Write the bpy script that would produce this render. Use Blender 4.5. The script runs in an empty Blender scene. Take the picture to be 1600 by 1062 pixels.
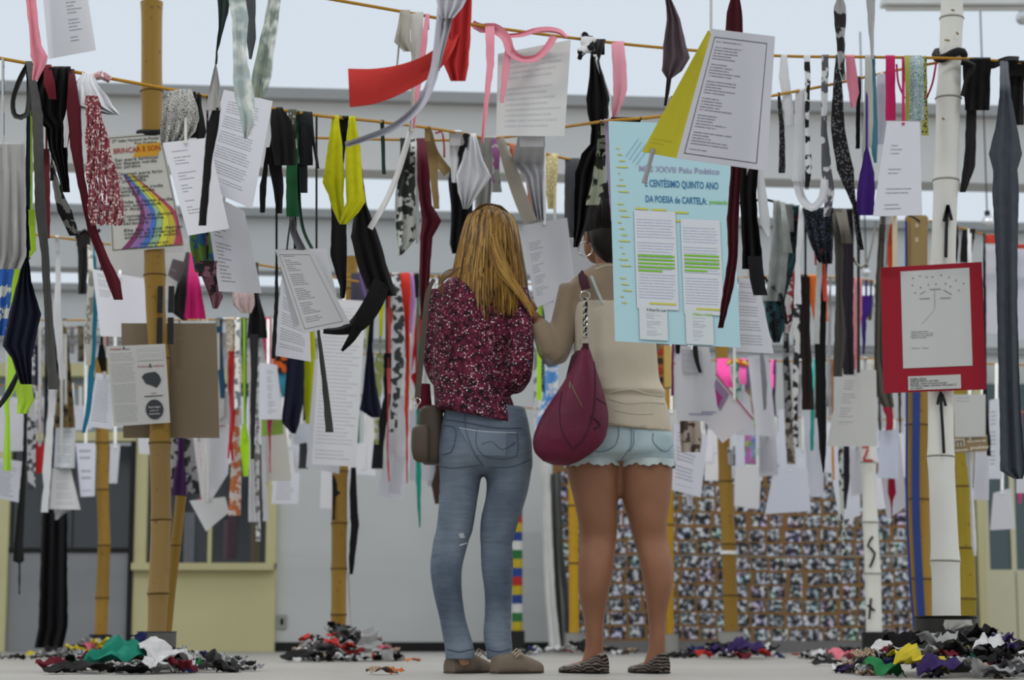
import bpy, bmesh, math, random
from mathutils import Vector, Matrix, noise
from mathutils.bvhtree import BVHTree

# ---------------------------------------------------------------- camera, world, light
scene = bpy.context.scene
COL = scene.collection
W, H, F = 1600.0, 1062.0, 3200.0          # photograph frame, focal length in pixels
HORIZON = 995.0
TILT = math.atan((HORIZON - H/2)/F)
CT, ST = math.cos(TILT), math.sin(TILT)
def ray(px, py):
    x, y = (px - W/2)/F, (H/2 - py)/F
    return Vector((x, CT - y*ST, ST + y*CT))
_r = ray(800, 1052)
CAM_H = -_r.z/_r.y*7.2                     # floor meets the shoes at 7.2 m
CAM = Vector((0, 0, CAM_H))
def at(px, py, Y):
    r = ray(px, py); return CAM + r*(Y/r.y)
def floorY(py):
    r = ray(800, py); return -CAM_H/r.z*r.y
def X(px, Y, py=1000): return at(px, py, Y).x
def Z(py, Y): return at(800, py, Y).z
def mpp(Y): return Y/F                     # metres for one pixel at that depth

cam = bpy.data.cameras.new('camera'); cam_ob = bpy.data.objects.new('camera', cam)
COL.objects.link(cam_ob); scene.camera = cam_ob
cam.sensor_width = 36; cam.lens = 36*F/W
cam_ob.location = CAM; cam_ob.rotation_euler = (math.pi/2 + TILT, 0, 0)
cam.clip_start = .05; cam.clip_end = 200
cam.dof.use_dof = True; cam.dof.focus_distance = 5.7; cam.dof.aperture_fstop = 5.2

world = bpy.data.worlds.new('world'); scene.world = world; world.use_nodes = True
bgn = world.node_tree.nodes['Background']
bgn.inputs[0].default_value = (.90, .95, 1.0, 1); bgn.inputs[1].default_value = .64
scene.view_settings.view_transform = 'Standard'; scene.view_settings.look = 'None'
scene.view_settings.gamma = 1; scene.view_settings.use_curve_mapping = False
scene.view_settings.exposure = 0.42
FILL_W = 37.0

random.seed(7)
def R(a, b): return random.uniform(a, b)

# ---------------------------------------------------------------- materials
def lin(c):
    c = c/255.0
    return c/12.92 if c <= .04045 else ((c+.055)/1.055)**2.4
def rgb(h):
    if isinstance(h, str):
        h = h.lstrip('#'); h = [int(h[i:i+2], 16) for i in (0, 2, 4)]
    return (lin(h[0]), lin(h[1]), lin(h[2]), 1)
class NT:
    def __init__(s, name):
        s.m = bpy.data.materials.new(name); s.m.use_nodes = True
        s.t = s.m.node_tree; s.n = s.t.nodes; s.b = s.n['Principled BSDF']
        s.b.inputs['Specular IOR Level'].default_value = .25
    def node(s, typ, **kw):
        n = s.n.new(typ)
        for k, v in kw.items(): setattr(n, k, v)
        return n
    def link(s, a, b): s.t.links.new(a, b)
    def val(s, sock, v):
        if hasattr(v, 'is_linked') or isinstance(v, bpy.types.NodeSocket): s.link(v, sock)
        else: sock.default_value = v
    def math(s, op, a, b=0.0, c=None):
        n = s.node('ShaderNodeMath', operation=op); s.val(n.inputs[0], a); s.val(n.inputs[1], b)
        if c is not None: s.val(n.inputs[2], c)
        return n.outputs[0]
    def mix(s, f, a, b):
        n = s.node('ShaderNodeMix', data_type='RGBA'); s.val(n.inputs[0], f); s.val(n.inputs[6], a); s.val(n.inputs[7], b)
        return n.outputs[2]
    def coords(s, kind='Object'): return s.node('ShaderNodeTexCoord').outputs[kind]
    def noise(s, scale, vec=None, detail=3.0, out=0):
        n = s.node('ShaderNodeTexNoise'); n.inputs['Scale'].default_value = scale; n.inputs['Detail'].default_value = detail
        if vec is not None: s.link(vec, n.inputs['Vector'])
        return n.outputs[out]
    def voro(s, scale, vec=None, out='Distance', feature='F1'):
        n = s.node('ShaderNodeTexVoronoi', feature=feature); n.inputs['Scale'].default_value = scale
        if vec is not None: s.link(vec, n.inputs['Vector'])
        return n.outputs[out]
    def ramp(s, f, stops, interp='LINEAR'):
        n = s.node('ShaderNodeValToRGB'); s.link(f, n.inputs[0]); e = n.color_ramp.elements; n.color_ramp.interpolation = interp
        while len(e) < len(stops): e.new(.5)
        for el, (p, c) in zip(e, stops): el.position = p; el.color = rgb(c) if not isinstance(c, tuple) else c
        return n.outputs[0]
    def base(s, c): s.val(s.b.inputs['Base Color'], c)
    def rough(s, r): s.val(s.b.inputs['Roughness'], r)
    def bump(s, h, strength=.3, dist=.01):
        n = s.node('ShaderNodeBump'); n.inputs['Strength'].default_value = strength; n.inputs['Distance'].default_value = dist
        s.link(h, n.inputs['Height']); s.link(n.outputs[0], s.b.inputs['Normal'])
MATS = {}
def shade(h, k):
    c = rgb(h); return (c[0]*k, c[1]*k, c[2]*k, 1)
def mixc(f, a, b):
    a, b = rgb(a), rgb(b); return tuple(a[i]*(1-f)+b[i]*f for i in range(3)) + (1,)
def fabric(col, pat='plain', col2='#e8e6e2'):
    key = ('fab', col, pat, col2)
    if key in MATS: return MATS[key]
    t = NT('fabric_%s_%s' % (pat, col.strip('#'))); o = t.coords()
    t.rough(.9); c1 = rgb(col)
    if pat == 'plain':
        f = t.noise(9, o); t.base(t.mix(f, shade(col, .82), shade(col, 1.12)))
    elif pat == 'bw':
        f = t.noise(22, o, 4); t.base(t.ramp(f, [(0, col), (.47, col), (.5, col2), (1, col2)]))
    elif pat == 'swirl':
        n = t.noise(14, o, 2, 1)
        f = t.voro(28, n, feature='DISTANCE_TO_EDGE'); t.base(t.ramp(f, [(0, col2), (.06, col2), (.1, col), (1, col)]))
    elif pat == 'dots':
        f = t.voro(95, o); t.base(t.ramp(f, [(0, col2), (.36, col2), (.42, col), (1, col)]))
    elif pat == 'print':
        f = t.noise(11, o, 3); t.base(t.ramp(f, [(.3, col2), (.42, col), (.5, '#d9dcd6'), (.6, col), (.7, col2)]))
    elif pat == 'fold':
        f = t.noise(30, o); t.base(t.mix(f, shade(col, .7), shade(col, 1.25)))
    elif pat == 'multi':
        f = t.voro(26, o, 'Color'); n = t.node('ShaderNodeMix', data_type='RGBA'); n.inputs[0].default_value = .55
        t.link(f, n.inputs[6]); n.inputs[7].default_value = c1; t.base(n.outputs[2])
    w = t.node('ShaderNodeTexWave'); w.inputs['Scale'].default_value = 160; t.link(o, w.inputs['Vector'])
    t.bump(w.outputs[0], .08, .002)
    MATS[key] = t.m; return t.m
def plain(name, col, rough=.6, metal=0.0, var=.12, scale=6, bump=0.0):
    key = ('pl', name)
    if key in MATS: return MATS[key]
    t = NT(name); o = t.coords(); f = t.noise(scale, o, 4)
    t.base(t.mix(f, shade(col, 1-var), shade(col, 1+var))); t.rough(rough); t.b.inputs['Metallic'].default_value = metal
    if bump: t.bump(f, bump, .01)
    MATS[key] = t.m; return t.m
def paper_mat(style='poem', seed=1, tint='#dcdde4', ink='#84858c', lines=34, left=.14, right=.8, top=.1, bot=.9, frame=False, stanza=5, thick=.4):
    """page with print: ragged text lines laid out on the page's own UV"""
    key = ('pap', style, seed, tint, ink, lines, left, right, top, bot, frame, stanza)
    if key in MATS: return MATS[key]
    t = NT('page_%s_%d' % (style, seed)); t.rough(.75)
    sep = t.node('ShaderNodeSeparateXYZ'); t.link(t.coords('UV'), sep.inputs[0])
    u = sep.outputs[0]; v = t.math('SUBTRACT', 1.0, sep.outputs[1])
    if style == 'blank':
        f = t.noise(3, t.coords(), 2); t.base(t.mix(f, shade(tint, .96), rgb(tint)))
    else:
        L = t.math('MULTIPLY', v, float(lines)); i = t.math('FLOOR', L); fr = t.math('FRACT', L)
        wn = t.node('ShaderNodeTexWhiteNoise', noise_dimensions='1D'); t.link(t.math('ADD', i, seed*17.3), wn.inputs['W'])
        lo, hi = {'poem': (.3, .75), 'para': (.88, 1.0), 'hand': (.7, 1.0), 'sparse': (.2, .9)}[style]
        ln = t.math('MULTIPLY_ADD', wn.outputs[0], (hi-lo)*(right-left), left+lo*(right-left))
        on = t.math('LESS_THAN', fr, thick)
        on = t.math('MULTIPLY', on, t.math('GREATER_THAN', u, left)); on = t.math('MULTIPLY', on, t.math('LESS_THAN', u, ln))
        on = t.math('MULTIPLY', on, t.math('GREATER_THAN', v, top)); on = t.math('MULTIPLY', on, t.math('LESS_THAN', v, bot))
        gap = t.math('MODULO', t.math('ADD', i, float(seed % 4)), float(stanza)); on = t.math('MULTIPLY', on, t.math('GREATER_THAN', gap, .5))
        if style == 'sparse':
            on = t.math('MULTIPLY', on, t.math('GREATER_THAN', t.math('FRACT', t.math('MULTIPLY', wn.outputs[0], 7.7)), .45))
        cv = t.node('ShaderNodeCombineXYZ'); t.link(t.math('MULTIPLY', u, 60.0), cv.inputs[0]); t.link(t.math('MULTIPLY', i, 3.1), cv.inputs[1])
        wd = t.noise(1.0, cv.outputs[0], 1); on = t.math('MULTIPLY', on, t.math('MULTIPLY_ADD', t.math('GREATER_THAN', wd, .4), .55, .25))
        if frame:
            def edge(a, p, w=.006): return t.math('LESS_THAN', t.math('ABSOLUTE', t.math('SUBTRACT', a, p)), w)
            fx = t.math('MAXIMUM', edge(u, .07), edge(u, .88)); fy = t.math('MAXIMUM', edge(v, .06, .004), edge(v, .955, .004))
            inx = t.math('MULTIPLY', t.math('GREATER_THAN', u, .064), t.math('LESS_THAN', u, .886))
            iny = t.math('MULTIPLY', t.math('GREATER_THAN', v, .056), t.math('LESS_THAN', v, .959))
            on = t.math('MAXIMUM', on, t.math('MAXIMUM', t.math('MULTIPLY', fx, iny), t.math('MULTIPLY', fy, inx)))
        t.base(t.mix(on, rgb(tint), rgb(ink)))
    MATS[key] = t.m; return t.m

# ---------------------------------------------------------------- object helpers
def mesh_obj(name, verts, faces, mat, parent=None, smooth=True, uvs=None, mats=None, fmat=None):
    me = bpy.data.meshes.new(name); me.from_pydata([tuple(v) for v in verts], [], faces)
    for m in (mats or [mat]): me.materials.append(m)
    if fmat:
        for p, k in zip(me.polygons, fmat): p.material_index = k
    if smooth:
        for p in me.polygons: p.use_smooth = True
    if uvs:
        l = me.uv_layers.new(name='UVMap')
        for lp in me.loops: l.data[lp.index].uv = uvs[lp.vertex_index]
    bm = bmesh.new(); bm.from_mesh(me); bmesh.ops.recalc_face_normals(bm, faces=bm.faces)
    if smooth:
        for e in bm.edges:
            if len(e.link_faces) == 2 and e.calc_face_angle(0) > 1.0: e.smooth = False
    bm.to_mesh(me); bm.free()
    ob = bpy.data.objects.new(name, me); COL.objects.link(ob)
    if parent is not None: ob.parent = parent
    return ob
CATS = dict(fabric_strip='fabric', ribbon='ribbon', scarf='scarf', garment='garment', kerchief='kerchief', paper_sheet='paper', poster='poster',
            rope='rope', bamboo_pole='pole', cloth_scrap='fabric scrap', cord='cord')
def tag(o, label, cat=None, group=None, kind=None):
    o['label'] = label
    o['category'] = cat or CATS.get(o.name.split('.')[0], o.name.split('.')[0].replace('_', ' '))
    if group: o['group'] = group
    if kind: o['kind'] = kind
    return o
def struct(o): o['kind'] = 'structure'; return o
def empty(name, loc): 
    o = bpy.data.objects.new(name, None); COL.objects.link(o); o.location = loc; o.empty_display_size = .1; return o
def adopt(child, root):
    child.parent = root; child.matrix_parent_inverse = Matrix.Translation(-root.location); return child
def sheet(name, grid, mat, thick=.003, parent=None, uv=None, back=Vector((0, 1, 0)), smooth=True):
    """closed thin solid from a grid[row][col] of points"""
    nr, nc = len(grid), len(grid[0]); V = []; Uv = []
    for k in (0, 1):
        for r in range(nr):
            for c in range(nc):
                V.append(grid[r][c] + back*thick*k); Uv.append((c/(nc-1), 1 - r/(nr-1)))
    N = nr*nc; Fc = []
    for r in range(nr-1):
        for c in range(nc-1):
            a = r*nc + c; q = (a, a+1, a+nc+1, a+nc); Fc.append(q); Fc.append(tuple(N+i for i in reversed(q)))
    for r in range(nr-1):
        for c in (0, nc-1):
            a, b = r*nc+c, (r+1)*nc+c; Fc.append((a, b, b+N, a+N))
    for c in range(nc-1):
        for r in (0, nr-1):
            a, b = r*nc+c, r*nc+c+1; Fc.append((a, b, b+N, a+N))
    return mesh_obj(name, V, Fc, mat, parent, smooth, Uv)
def box(name, x0, x1, y0, y1, z0, z1, mat, parent=None, bevel=0.0):
    V = [(x, y, z) for x in (x0, x1) for y in (y0, y1) for z in (z0, z1)]
    Fc = [(0, 1, 3, 2), (4, 6, 7, 5), (0, 4, 5, 1), (2, 3, 7, 6), (0, 2, 6, 4), (1, 5, 7, 3)]
    o = mesh_obj(name, V, Fc, mat, parent, False)
    if bevel:
        bm = bmesh.new(); bm.from_mesh(o.data); bmesh.ops.bevel(bm, geom=list(bm.edges), offset=bevel, segments=2, affect='EDGES', profile=.5); bm.to_mesh(o.data); bm.free()
    return o
def catmull(pts, step):
    out = []
    n = len(pts)
    for i in range(n-1):
        p0, p1, p2, p3 = pts[max(i-1, 0)], pts[i], pts[i+1], pts[min(i+2, n-1)]
        k = max(1, int(math.hypot(p2[0]-p1[0], p2[1]-p1[1])/step))
        for j in range(k):
            t = j/k
            out.append(tuple(.5*((2*b) + (c-a)*t + (2*a-5*b+4*c-d)*t*t + (-a+3*b-3*c+d)*t**3) for a, b, c, d in zip(p0, p1, p2, p3)))
    out.append(tuple(pts[-1])); return out
def tube_data(pts, rad, n=8, V=None, Fc=None, cap=True):
    V = [] if V is None else V; Fc = [] if Fc is None else Fc
    base = len(V); m = len(pts); prev = None
    for i, p in enumerate(pts):
        d = (pts[min(i+1, m-1)] - pts[max(i-1, 0)]).normalized()
        if prev is None:
            a = Vector((0, 1, 0)) if abs(d.y) < .8 else Vector((1, 0, 0)); s = d.cross(a).normalized()
        else: s = (prev - d*prev.dot(d)).normalized()
        prev = s; u = d.cross(s)
        r = rad[i] if hasattr(rad, '__len__') else rad
        rx, ry = r if hasattr(r, '__len__') else (r, r)
        for k in range(n):
            an = 2*math.pi*k/n; V.append(p + s*math.cos(an)*rx + u*math.sin(an)*ry)
    for i in range(m-1):
        for k in range(n):
            a = base+i*n+k; b = base+i*n+(k+1) % n; Fc.append((a, b, b+n, a+n))
    if cap:
        Fc.append(tuple(base+k for k in reversed(range(n)))); Fc.append(tuple(base+(m-1)*n+k for k in range(n)))
    return V, Fc
def tube(name, pts, rad, mat, parent=None, n=8):
    V, Fc = tube_data([Vector(p) for p in pts], rad, n); return mesh_obj(name, V, Fc, mat, parent)

_cnt = [0]
ROPES = []
def rope_at(x, y, Y, reach=260):
    """the rope something at (x, y, Y) hangs from: its frame y and depth"""
    best = None
    for P in ROPES:
        for a, b in zip(P, P[1:]):
            if a[0] <= x <= b[0]:
                t = (x-a[0])/max(1e-6, b[0]-a[0]); ry, rY = a[1]+(b[1]-a[1])*t, a[2]+(b[2]-a[2])*t
                if ry < y+12 and y-ry < reach and abs(rY-Y) < 1.3:
                    cost = abs(rY-Y)*120 + abs(y-ry)*.5
                    if best is None or cost < best[0]: best = (cost, ry, rY)
                break
    return best
def parse(rows):
    out = []
    for r in rows.split():
        y, xs = r.split(':'); a, b = xs.split(','); out.append((float(y), float(a), float(b)))
    return out
def cloth(name, label, Y, mat, rows, fold=None, wrap=True, group=None, parent=None, nf=None, cat=None, slope=0.0):
    """hanging cloth from rows 'y:xl,xr' of the frame at depth Y; folded over its rope at the top, with pleats of real depth"""
    if isinstance(mat, str): mat = fabric(mat)
    _cnt[0] += 1; rnd = random.Random(_cnt[0]*7919)
    rw = parse(rows); s = mpp(Y); hang = None; lift = 0.0
    if wrap and parent is None:
        hang = rope_at((rw[0][1]+rw[0][2])/2, rw[0][0], Y)
        if hang:
            lift = max(-.35, min(.35, Y-hang[2])); Y = hang[2]
            if abs(hang[1]-rw[0][0]) < 12: rw[0] = (hang[1]-1, rw[0][1], rw[0][2]); hang = None
    wmax = max(r[2]-r[1] for r in rw); A = min(.13*wmax*s, .018) if fold is None else fold
    n = nf or max(1.0, wmax/16.0) + rnd.uniform(-.2, .3); ph, ph2 = rnd.uniform(0, 6.28), rnd.uniform(0, 6.28)
    nc = int(min(16, max(4, wmax/3.2))); st = 9.0
    dense = []
    for (y0, a0, b0), (y1, a1, b1) in zip(rw, rw[1:]):
        k = max(1, int((y1-y0)/st))
        for j in range(k):
            t = j/k; dense.append((y0+(y1-y0)*t, a0+(a1-a0)*t, b0+(b1-b0)*t))
    dense.append(rw[-1]); y0, y1 = rw[0][0], rw[-1][0]; hgt = max(1.0, y1-y0)
    grid = []
    if wrap:
        ya, xa, xb = dense[0]; bl = min(.3*hgt, 22.0)
        for yy, dy in ((ya+bl, .03), (ya+bl*.5, .022), (ya+2, .011)):
            grid.append([at(xa+(xb-xa)*(.06+.88*c/(nc-1)), yy, Y+dy) for c in range(nc)])
        grid.append([at(xa+(xb-xa)*c/(nc-1), ya-.011/s*.5, Y+.001) for c in range(nc)])
    for i, (y, a, b) in enumerate(dense):
        v = (y-y0)/hgt; row = []
        for c in range(nc):
            u = c/(nc-1)
            d = A*math.sin(2*math.pi*n*u + ph + 1.6*v)*(.35+.65*v) + .018*math.sin(2.6*v+ph2)*v + slope*v
            wob = 0 if c not in (0, nc-1) else rnd.uniform(-.5, .5)
            row.append(at(a+(b-a)*u+wob, y, Y + lift*(1 if hang else min(1, (y-y0)/(26 if lift > -.2 and lift < .2 else 45))**.7) - (.011 if wrap else 0) - abs(A)*.2 + d))
        grid.append(row)
    o = sheet(name, grid, mat, .0035, parent)
    if parent is None: tag(o, label, cat, group)
    if hang: tie_up(o, (rw[0][1]+rw[0][2])/2, rw[0][0]+6, Y+lift-.012, hang, mat)
    return o
def tie_up(o, x, y, Y, hang, mat, w=1.6):
    g = []
    n = max(3, int((y-hang[1])/12))
    for k in range(-1, n+1):
        v = max(k, 0)/n; yy = hang[1]+8 if k == -1 else hang[1]-1.2+(y-hang[1]+1.2)*v; YY = hang[2]+.012 if k == -1 else (hang[2]-.008)*(1-v)+(Y-.003)*v
        g.append([at(x+w*q, yy, YY) for q in (-1, 0, 1)])
    sheet('tie_strip', g, mat, .003, o)
def ribbon(name, label, Y, mat, pts, group=None, parent=None, wave=.012, cat=None):
    """band along points 'x,y,w[,dY]'"""
    if isinstance(mat, str): mat = fabric(mat)
    _cnt[0] += 1; rnd = random.Random(_cnt[0]*104729)
    P = []
    for t in pts.split():
        v = [float(q) for q in t.split(',')]; P.append(tuple(v + [0.0]*(4-len(v))))
    P = catmull(P, 7); grid = []; m = len(P); ph = rnd.uniform(0, 6)
    for i, (x, y, w, dY) in enumerate(P):
        a, b = P[max(i-1, 0)], P[min(i+1, m-1)]; dx, dy = b[0]-a[0], b[1]-a[1]; l = math.hypot(dx, dy) or 1
        nx, ny = -dy/l, dx/l; w = max(w, .8)
        row = []
        for c in range(4):
            u = c/3-.5
            row.append(at(x+nx*w*u, y+ny*w*u, Y+dY+wave*math.sin(i*.35+ph)+wave*.8*math.sin(u*5+ph+i*.12)))
        grid.append(row)
    o = sheet(name, grid, mat, .003, parent)
    if parent is None: tag(o, label, cat, group)
    return o
class Surf:
    def __init__(s, TL, TR, BR, BL, Y, curl=.0, dyr=0.0, dyb=0.0, roll=0.0):
        s.c = (TL, TR, BR, BL); s.Y = Y; s.curl = curl; s.dyr = dyr; s.dyb = dyb; s.roll = roll
    def __call__(s, u, v, off=0.0):      # v measured downwards from the top edge
        TL, TR, BR, BL = s.c
        x = (TL[0]*(1-u)+TR[0]*u)*(1-v) + (BL[0]*(1-u)+BR[0]*u)*v
        y = (TL[1]*(1-u)+TR[1]*u)*(1-v) + (BL[1]*(1-u)+BR[1]*u)*v
        d = s.curl*math.sin(math.pi*u)*(.25+.75*v) + s.dyr*(u-.5) + s.dyb*v + s.roll*max(0, v-.7)**2*8
        return at(x, y, s.Y + d - off)
    def size(s):
        return ((s(1, .5)-s(0, .5)).length, (s(.5, 1)-s(.5, 0)).length)
def paper(name, label, Y, mat, TL, TR, BR, BL, curl=None, dyr=0.0, dyb=0.0, roll=0.0, tie=None, tiecol='#d8d8d6', group=None, cat=None, thick=.0012, parent=None, nu=8, nv=10):
    _cnt[0] += 1; rnd = random.Random(_cnt[0]*15485863)
    if curl is None: curl = rnd.uniform(-.022, .022)
    if tie is not None:
        hg = rope_at((TL[0]+TR[0])/2, (TL[1]+TR[1])/2, Y, 400)
        if hg: Y = hg[2] + max(-.45, min(.45, Y-hg[2]))
    S = Surf(TL, TR, BR, BL, Y, curl, dyr, dyb, roll)
    grid = [[S(c/nu, r/nv) for c in range(nu+1)] for r in range(nv+1)]
    o = sheet(name, grid, mat, thick, parent)
    if parent is None: tag(o, label, cat, group)
    if tie is not None:
        mx, my = (TL[0]+TR[0])/2, (TL[1]+TR[1])/2
        hang = rope_at(mx, my, Y, 400) or (0, tie, Y)
        tie_up(o, mx, my+5, Y, hang, fabric(tiecol), 2.2)
    o_S[o.name] = S
    return o
o_S = {}
_tc = {}
def text_mesh(body, shear=0.0):
    cu = bpy.data.curves.new('t', 'FONT'); cu.body = body; cu.size = 1; cu.shear = shear; cu.resolution_u = 2; cu.offset = .012
    ob = bpy.data.objects.new('t', cu); COL.objects.link(ob); dg = bpy.context.evaluated_depsgraph_get(); dg.update()
    me = bpy.data.meshes.new_from_object(ob.evaluated_get(dg)); 
    V = [v.co.copy() for v in me.vertices]; Fc = [tuple(p.vertices) for p in me.polygons]
    bpy.data.objects.remove(ob); bpy.data.curves.remove(cu); bpy.data.meshes.remove(me); return V, Fc
def lettering(S, lines, parent, mat, name='lettering', shear=0.0, off=.0022):
    """lines: (text, u, v_baseline, height as part of the page height, squeeze); print laid flat on a page surface"""
    w, h = S.size(); AV, AF = [], []
    for (body, u, v, hh, *sq) in lines:
        k = sq[0] if sq else 1.0
        Vt, Ft = text_mesh(body, shear); b = len(AV)
        if len(sq) > 1:                        # fit to a width
            mx = max(q.x for q in Vt); k = sq[1]*w/(mx*hh*h/.7)
        for q in Vt: AV.append(S(u + q.x*k*hh*h/.7/w, v - q.y*hh/.7, off))
        AF += [tuple(b+i for i in f) for f in Ft]
    return mesh_obj(name, AV, AF, mat, parent, False)
def patch(S, u0, v0, u1, v1, mat, parent, name, off=.0022, n=3, skew=0.0):
    grid = [[S(u0+(u1-u0)*c/n + skew*(r/n), v0+(v1-v0)*r/n, off) for c in range(n+1)] for r in range(n+1)]
    return sheet(name, grid, mat, .0008, parent)
# ---------------------------------------------------------------- the hall
M_floor = NT('floor_concrete'); _o = M_floor.coords(); _f = M_floor.noise(1.3, _o, 6)
M_floor.base(M_floor.mix(_f, rgb('#8f8c86'), rgb('#a19e98'))); M_floor.rough(.42); M_floor = M_floor.m
M_white = plain('white_plaster', '#c6c8c7', .8, var=.03, scale=2)
M_ceil = plain('ceiling_paint', '#e4e8ea', .85, var=.02, scale=1)
M_beam = plain('beam_paint', '#dad9d6', .85, var=.02, scale=1)
M_cream = plain('cream_paint', '#c6bf92', .55, var=.04, scale=2)
M_black = plain('black_trim', '#151514', .5)
M_grey = plain('grey_panel', '#8c8d90', .6, var=.04)
t = NT('dark_glass'); t.base(rgb('#2b3136')); t.rough(.12); t.b.inputs['Specular IOR Level'].default_value = .6; M_glass = t.m
t = NT('teal_glass'); t.base(rgb('#3e5356')); t.rough(.15); t.b.inputs['Specular IOR Level'].default_value = .6; M_tglass = t.m

struct(box('floor', -16, 16, -6, 36, -.2, 0, M_floor))
YW = 18.0                                  # the partition wall
HC, HB = 4.66, 4.0
YAW = math.radians(5.5)
def yawbox(name, x0, x1, y0, y1, z0, z1, mat, parent=None):
    o = box(name, x0, x1, y0, y1, z0, z1, mat, parent)
    for v in o.data.vertices: v.co.y += v.co.x*math.tan(YAW)
    return o
beams = [-3.0, 1.5, 6.0, 10.7, 16.9, 21.8, 26.8, 31.5]
# translucent daylight panels lie between the beams
t = NT('daylight_panel'); tr = t.node('ShaderNodeBsdfTransparent'); tr.inputs[0].default_value = (.95, .975, 1, 1)
gl = t.node('ShaderNodeBsdfGlossy'); gl.inputs['Roughness'].default_value = .5; mx = t.node('ShaderNodeMixShader'); mx.inputs[0].default_value = .03
t.link(tr.outputs[0], mx.inputs[1]); t.link(gl.outputs[0], mx.inputs[2]); t.link(mx.outputs[0], t.n['Material Output'].inputs[0]); M_day = t.m
ce = struct(yawbox('ceiling', -16, 16, 34.1, 38, HC, HC+.2, M_ceil))
for a, b in zip(beams, beams[1:]+[34.1]): yawbox('daylight_panel', -16, 16, a+.35, b, HC+.02, HC+.03, M_day, ce)
for i, y in enumerate(beams):
    b = struct(yawbox('trim_%d' % (i+1), -16, 16, y, y+.35, HB, HC, M_beam))
    yawbox('cornice', -16, 16, y-.12, y, HC-.09, HC, plain('cornice_grey', '#a9a9a7', .8, var=.02), b)
struct(yawbox('wall_far', -16, 16, 34, 34.2, 0, HC, M_white))
# partition wall of the hall: white centre, cream booth and glazed door to one side, cream door to the other
xa, xb, xc, xd, xe = X(205, YW), X(430, YW), X(858, YW), X(1538, YW), X(1700, YW)
HP = Z(560, YW)
struct(box('wall_back', xb, xd-.06, YW, YW+.15, 0, HP, M_white))
bb = struct(box('baseboard_back', xb, xc, YW-.02, YW, 0, Z(1003, YW), M_black))
so = tag(box('wall_outlet', X(434, YW), X(447, YW), YW-.025, YW-.001, Z(982, YW), Z(960, YW), plain('outlet_grey', '#9b9b98', .5), bevel=.004), 'small grey outlet plate low on the white wall', 'outlet')
box('socket', X(438, YW), X(443, YW), YW-.028, YW-.024, Z(976, YW), Z(966, YW), M_black, so)
# cream booth with window
bo = tag(empty('cream_booth', (X(310, YW), YW, 0)), 'cream painted booth with a wide dark glazed window and ledge', 'booth')
def bx(nm, p0, p1, q0, q1, y0, y1, mat, root):
    return adopt(box(nm, X(p0, YW), X(p1, YW), YW+y0, YW+y1, max(0, Z(q1, YW)), Z(q0, YW), mat), root)
bx('lower_panel', 207, 430, 890, 1020, -.06, .1, M_cream, bo)
bx('window_ledge', 207, 428, 880, 891, -.16, .1, M_cream, bo)
bx('jamb', 207, 226, 600, 880, -.06, .1, M_cream, bo); bx('jamb', 414, 430, 600, 880, -.06, .1, M_cream, bo)
bx('header', 207, 430, 566, 600, -.06, .1, M_cream, bo)
bx('mullion', 322, 328, 600, 880, -.03, .05, M_cream, bo)
p1 = bx('pane', 226, 322, 600, 880, .02, .03, M_glass, bo); p2 = bx('pane', 328, 414, 600, 880, .02, .03, M_glass, bo)
# shelves and hung coats behind the glass are dim; bright sheets taped inside
for a, b, q, r, c in ((283, 300, 800, 880, '#6d7076'), (345, 352, 812, 878, '#5a4c52'), (352, 366, 800, 872, '#4b3a42'), (388, 404, 700, 880, '#5c5548')):
    bx('taped_sheet', a, b, q, r, .012, .018, fabric(c), bo)
# glazed door bay
db = tag(empty('glazed_bay', (X(100, YW), YW, 0)), 'dark glazed partition bay with grey panels below and cream trim', 'partition')
bx('lower_panel', 10, 203, 862, 1022, -.03, .05, M_grey, db)
bx('rail', 10, 203, 856, 863, -.05, .05, M_black, db)
for k in range(4): bx('pane', 12+k*48, 56+k*48, 696, 856, 0, .01, M_glass, db)
for k in range(5): bx('mullion', 8+k*48, 12+k*48, 696, 856, -.03, .03, plain('mullion_grey', '#4b4d50', .5), db)
bx('post', 199, 207, 640, 1022, -.08, .06, M_black, db)
bx('transom', -60, 207, 676, 690, -.09, .06, M_cream, db); bx('upper_shelf', -60, 207, 570, 590, -.12, .06, M_cream, db)
bx('back_panel', -60, 207, 590, 690, .03, .08, plain('shelf_grey', '#8f979b', .7, var=.05), db)
bx('side_column', -60, 11, 690, 1022, -.09, .06, M_cream, db)
struct(box('wall_side', X(1645, YW), xe+6, YW, YW+.15, 0, HP, M_white))
struct(box('wall_left', -12, X(-62, YW), YW, YW+.15, 0, HP, M_white))
struct(box('wall_front', xd-.06, X(1645, YW), YW+.1, YW+.15, 0, HP, M_white))
# cream door on the other side
dr = tag(empty('cream_door', (X(1575, YW), YW, 0)), 'cream panelled door with teal glass beside a cream post', 'door')
bx('door_leaf', 1541, 1640, 890, 1016, -.05, .0, plain('door_cream', '#c9c5a8', .6, var=.03), dr)
bx('stile', 1541, 1549, 600, 890, -.05, .0, plain('door_cream', '#c9c5a8', .6), dr); bx('stile', 1583, 1591, 600, 890, -.05, .0, plain('door_cream', '#c9c5a8', .6), dr)
bx('pane', 1549, 1583, 600, 890, -.02, -.01, M_tglass, dr); bx('pane', 1591, 1640, 600, 890, -.02, -.01, M_tglass, dr)
bx('groove', 1588, 1590, 893, 1010, -.054, -.05, plain('groove', '#8d8a70', .8), dr)
bx('post', 1530, 1541, 560, 1018, -.08, .0, M_cream, dr)
bx('plinth', 1541, 1640, 1010, 1022, -.07, .0, M_black, dr)

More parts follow.
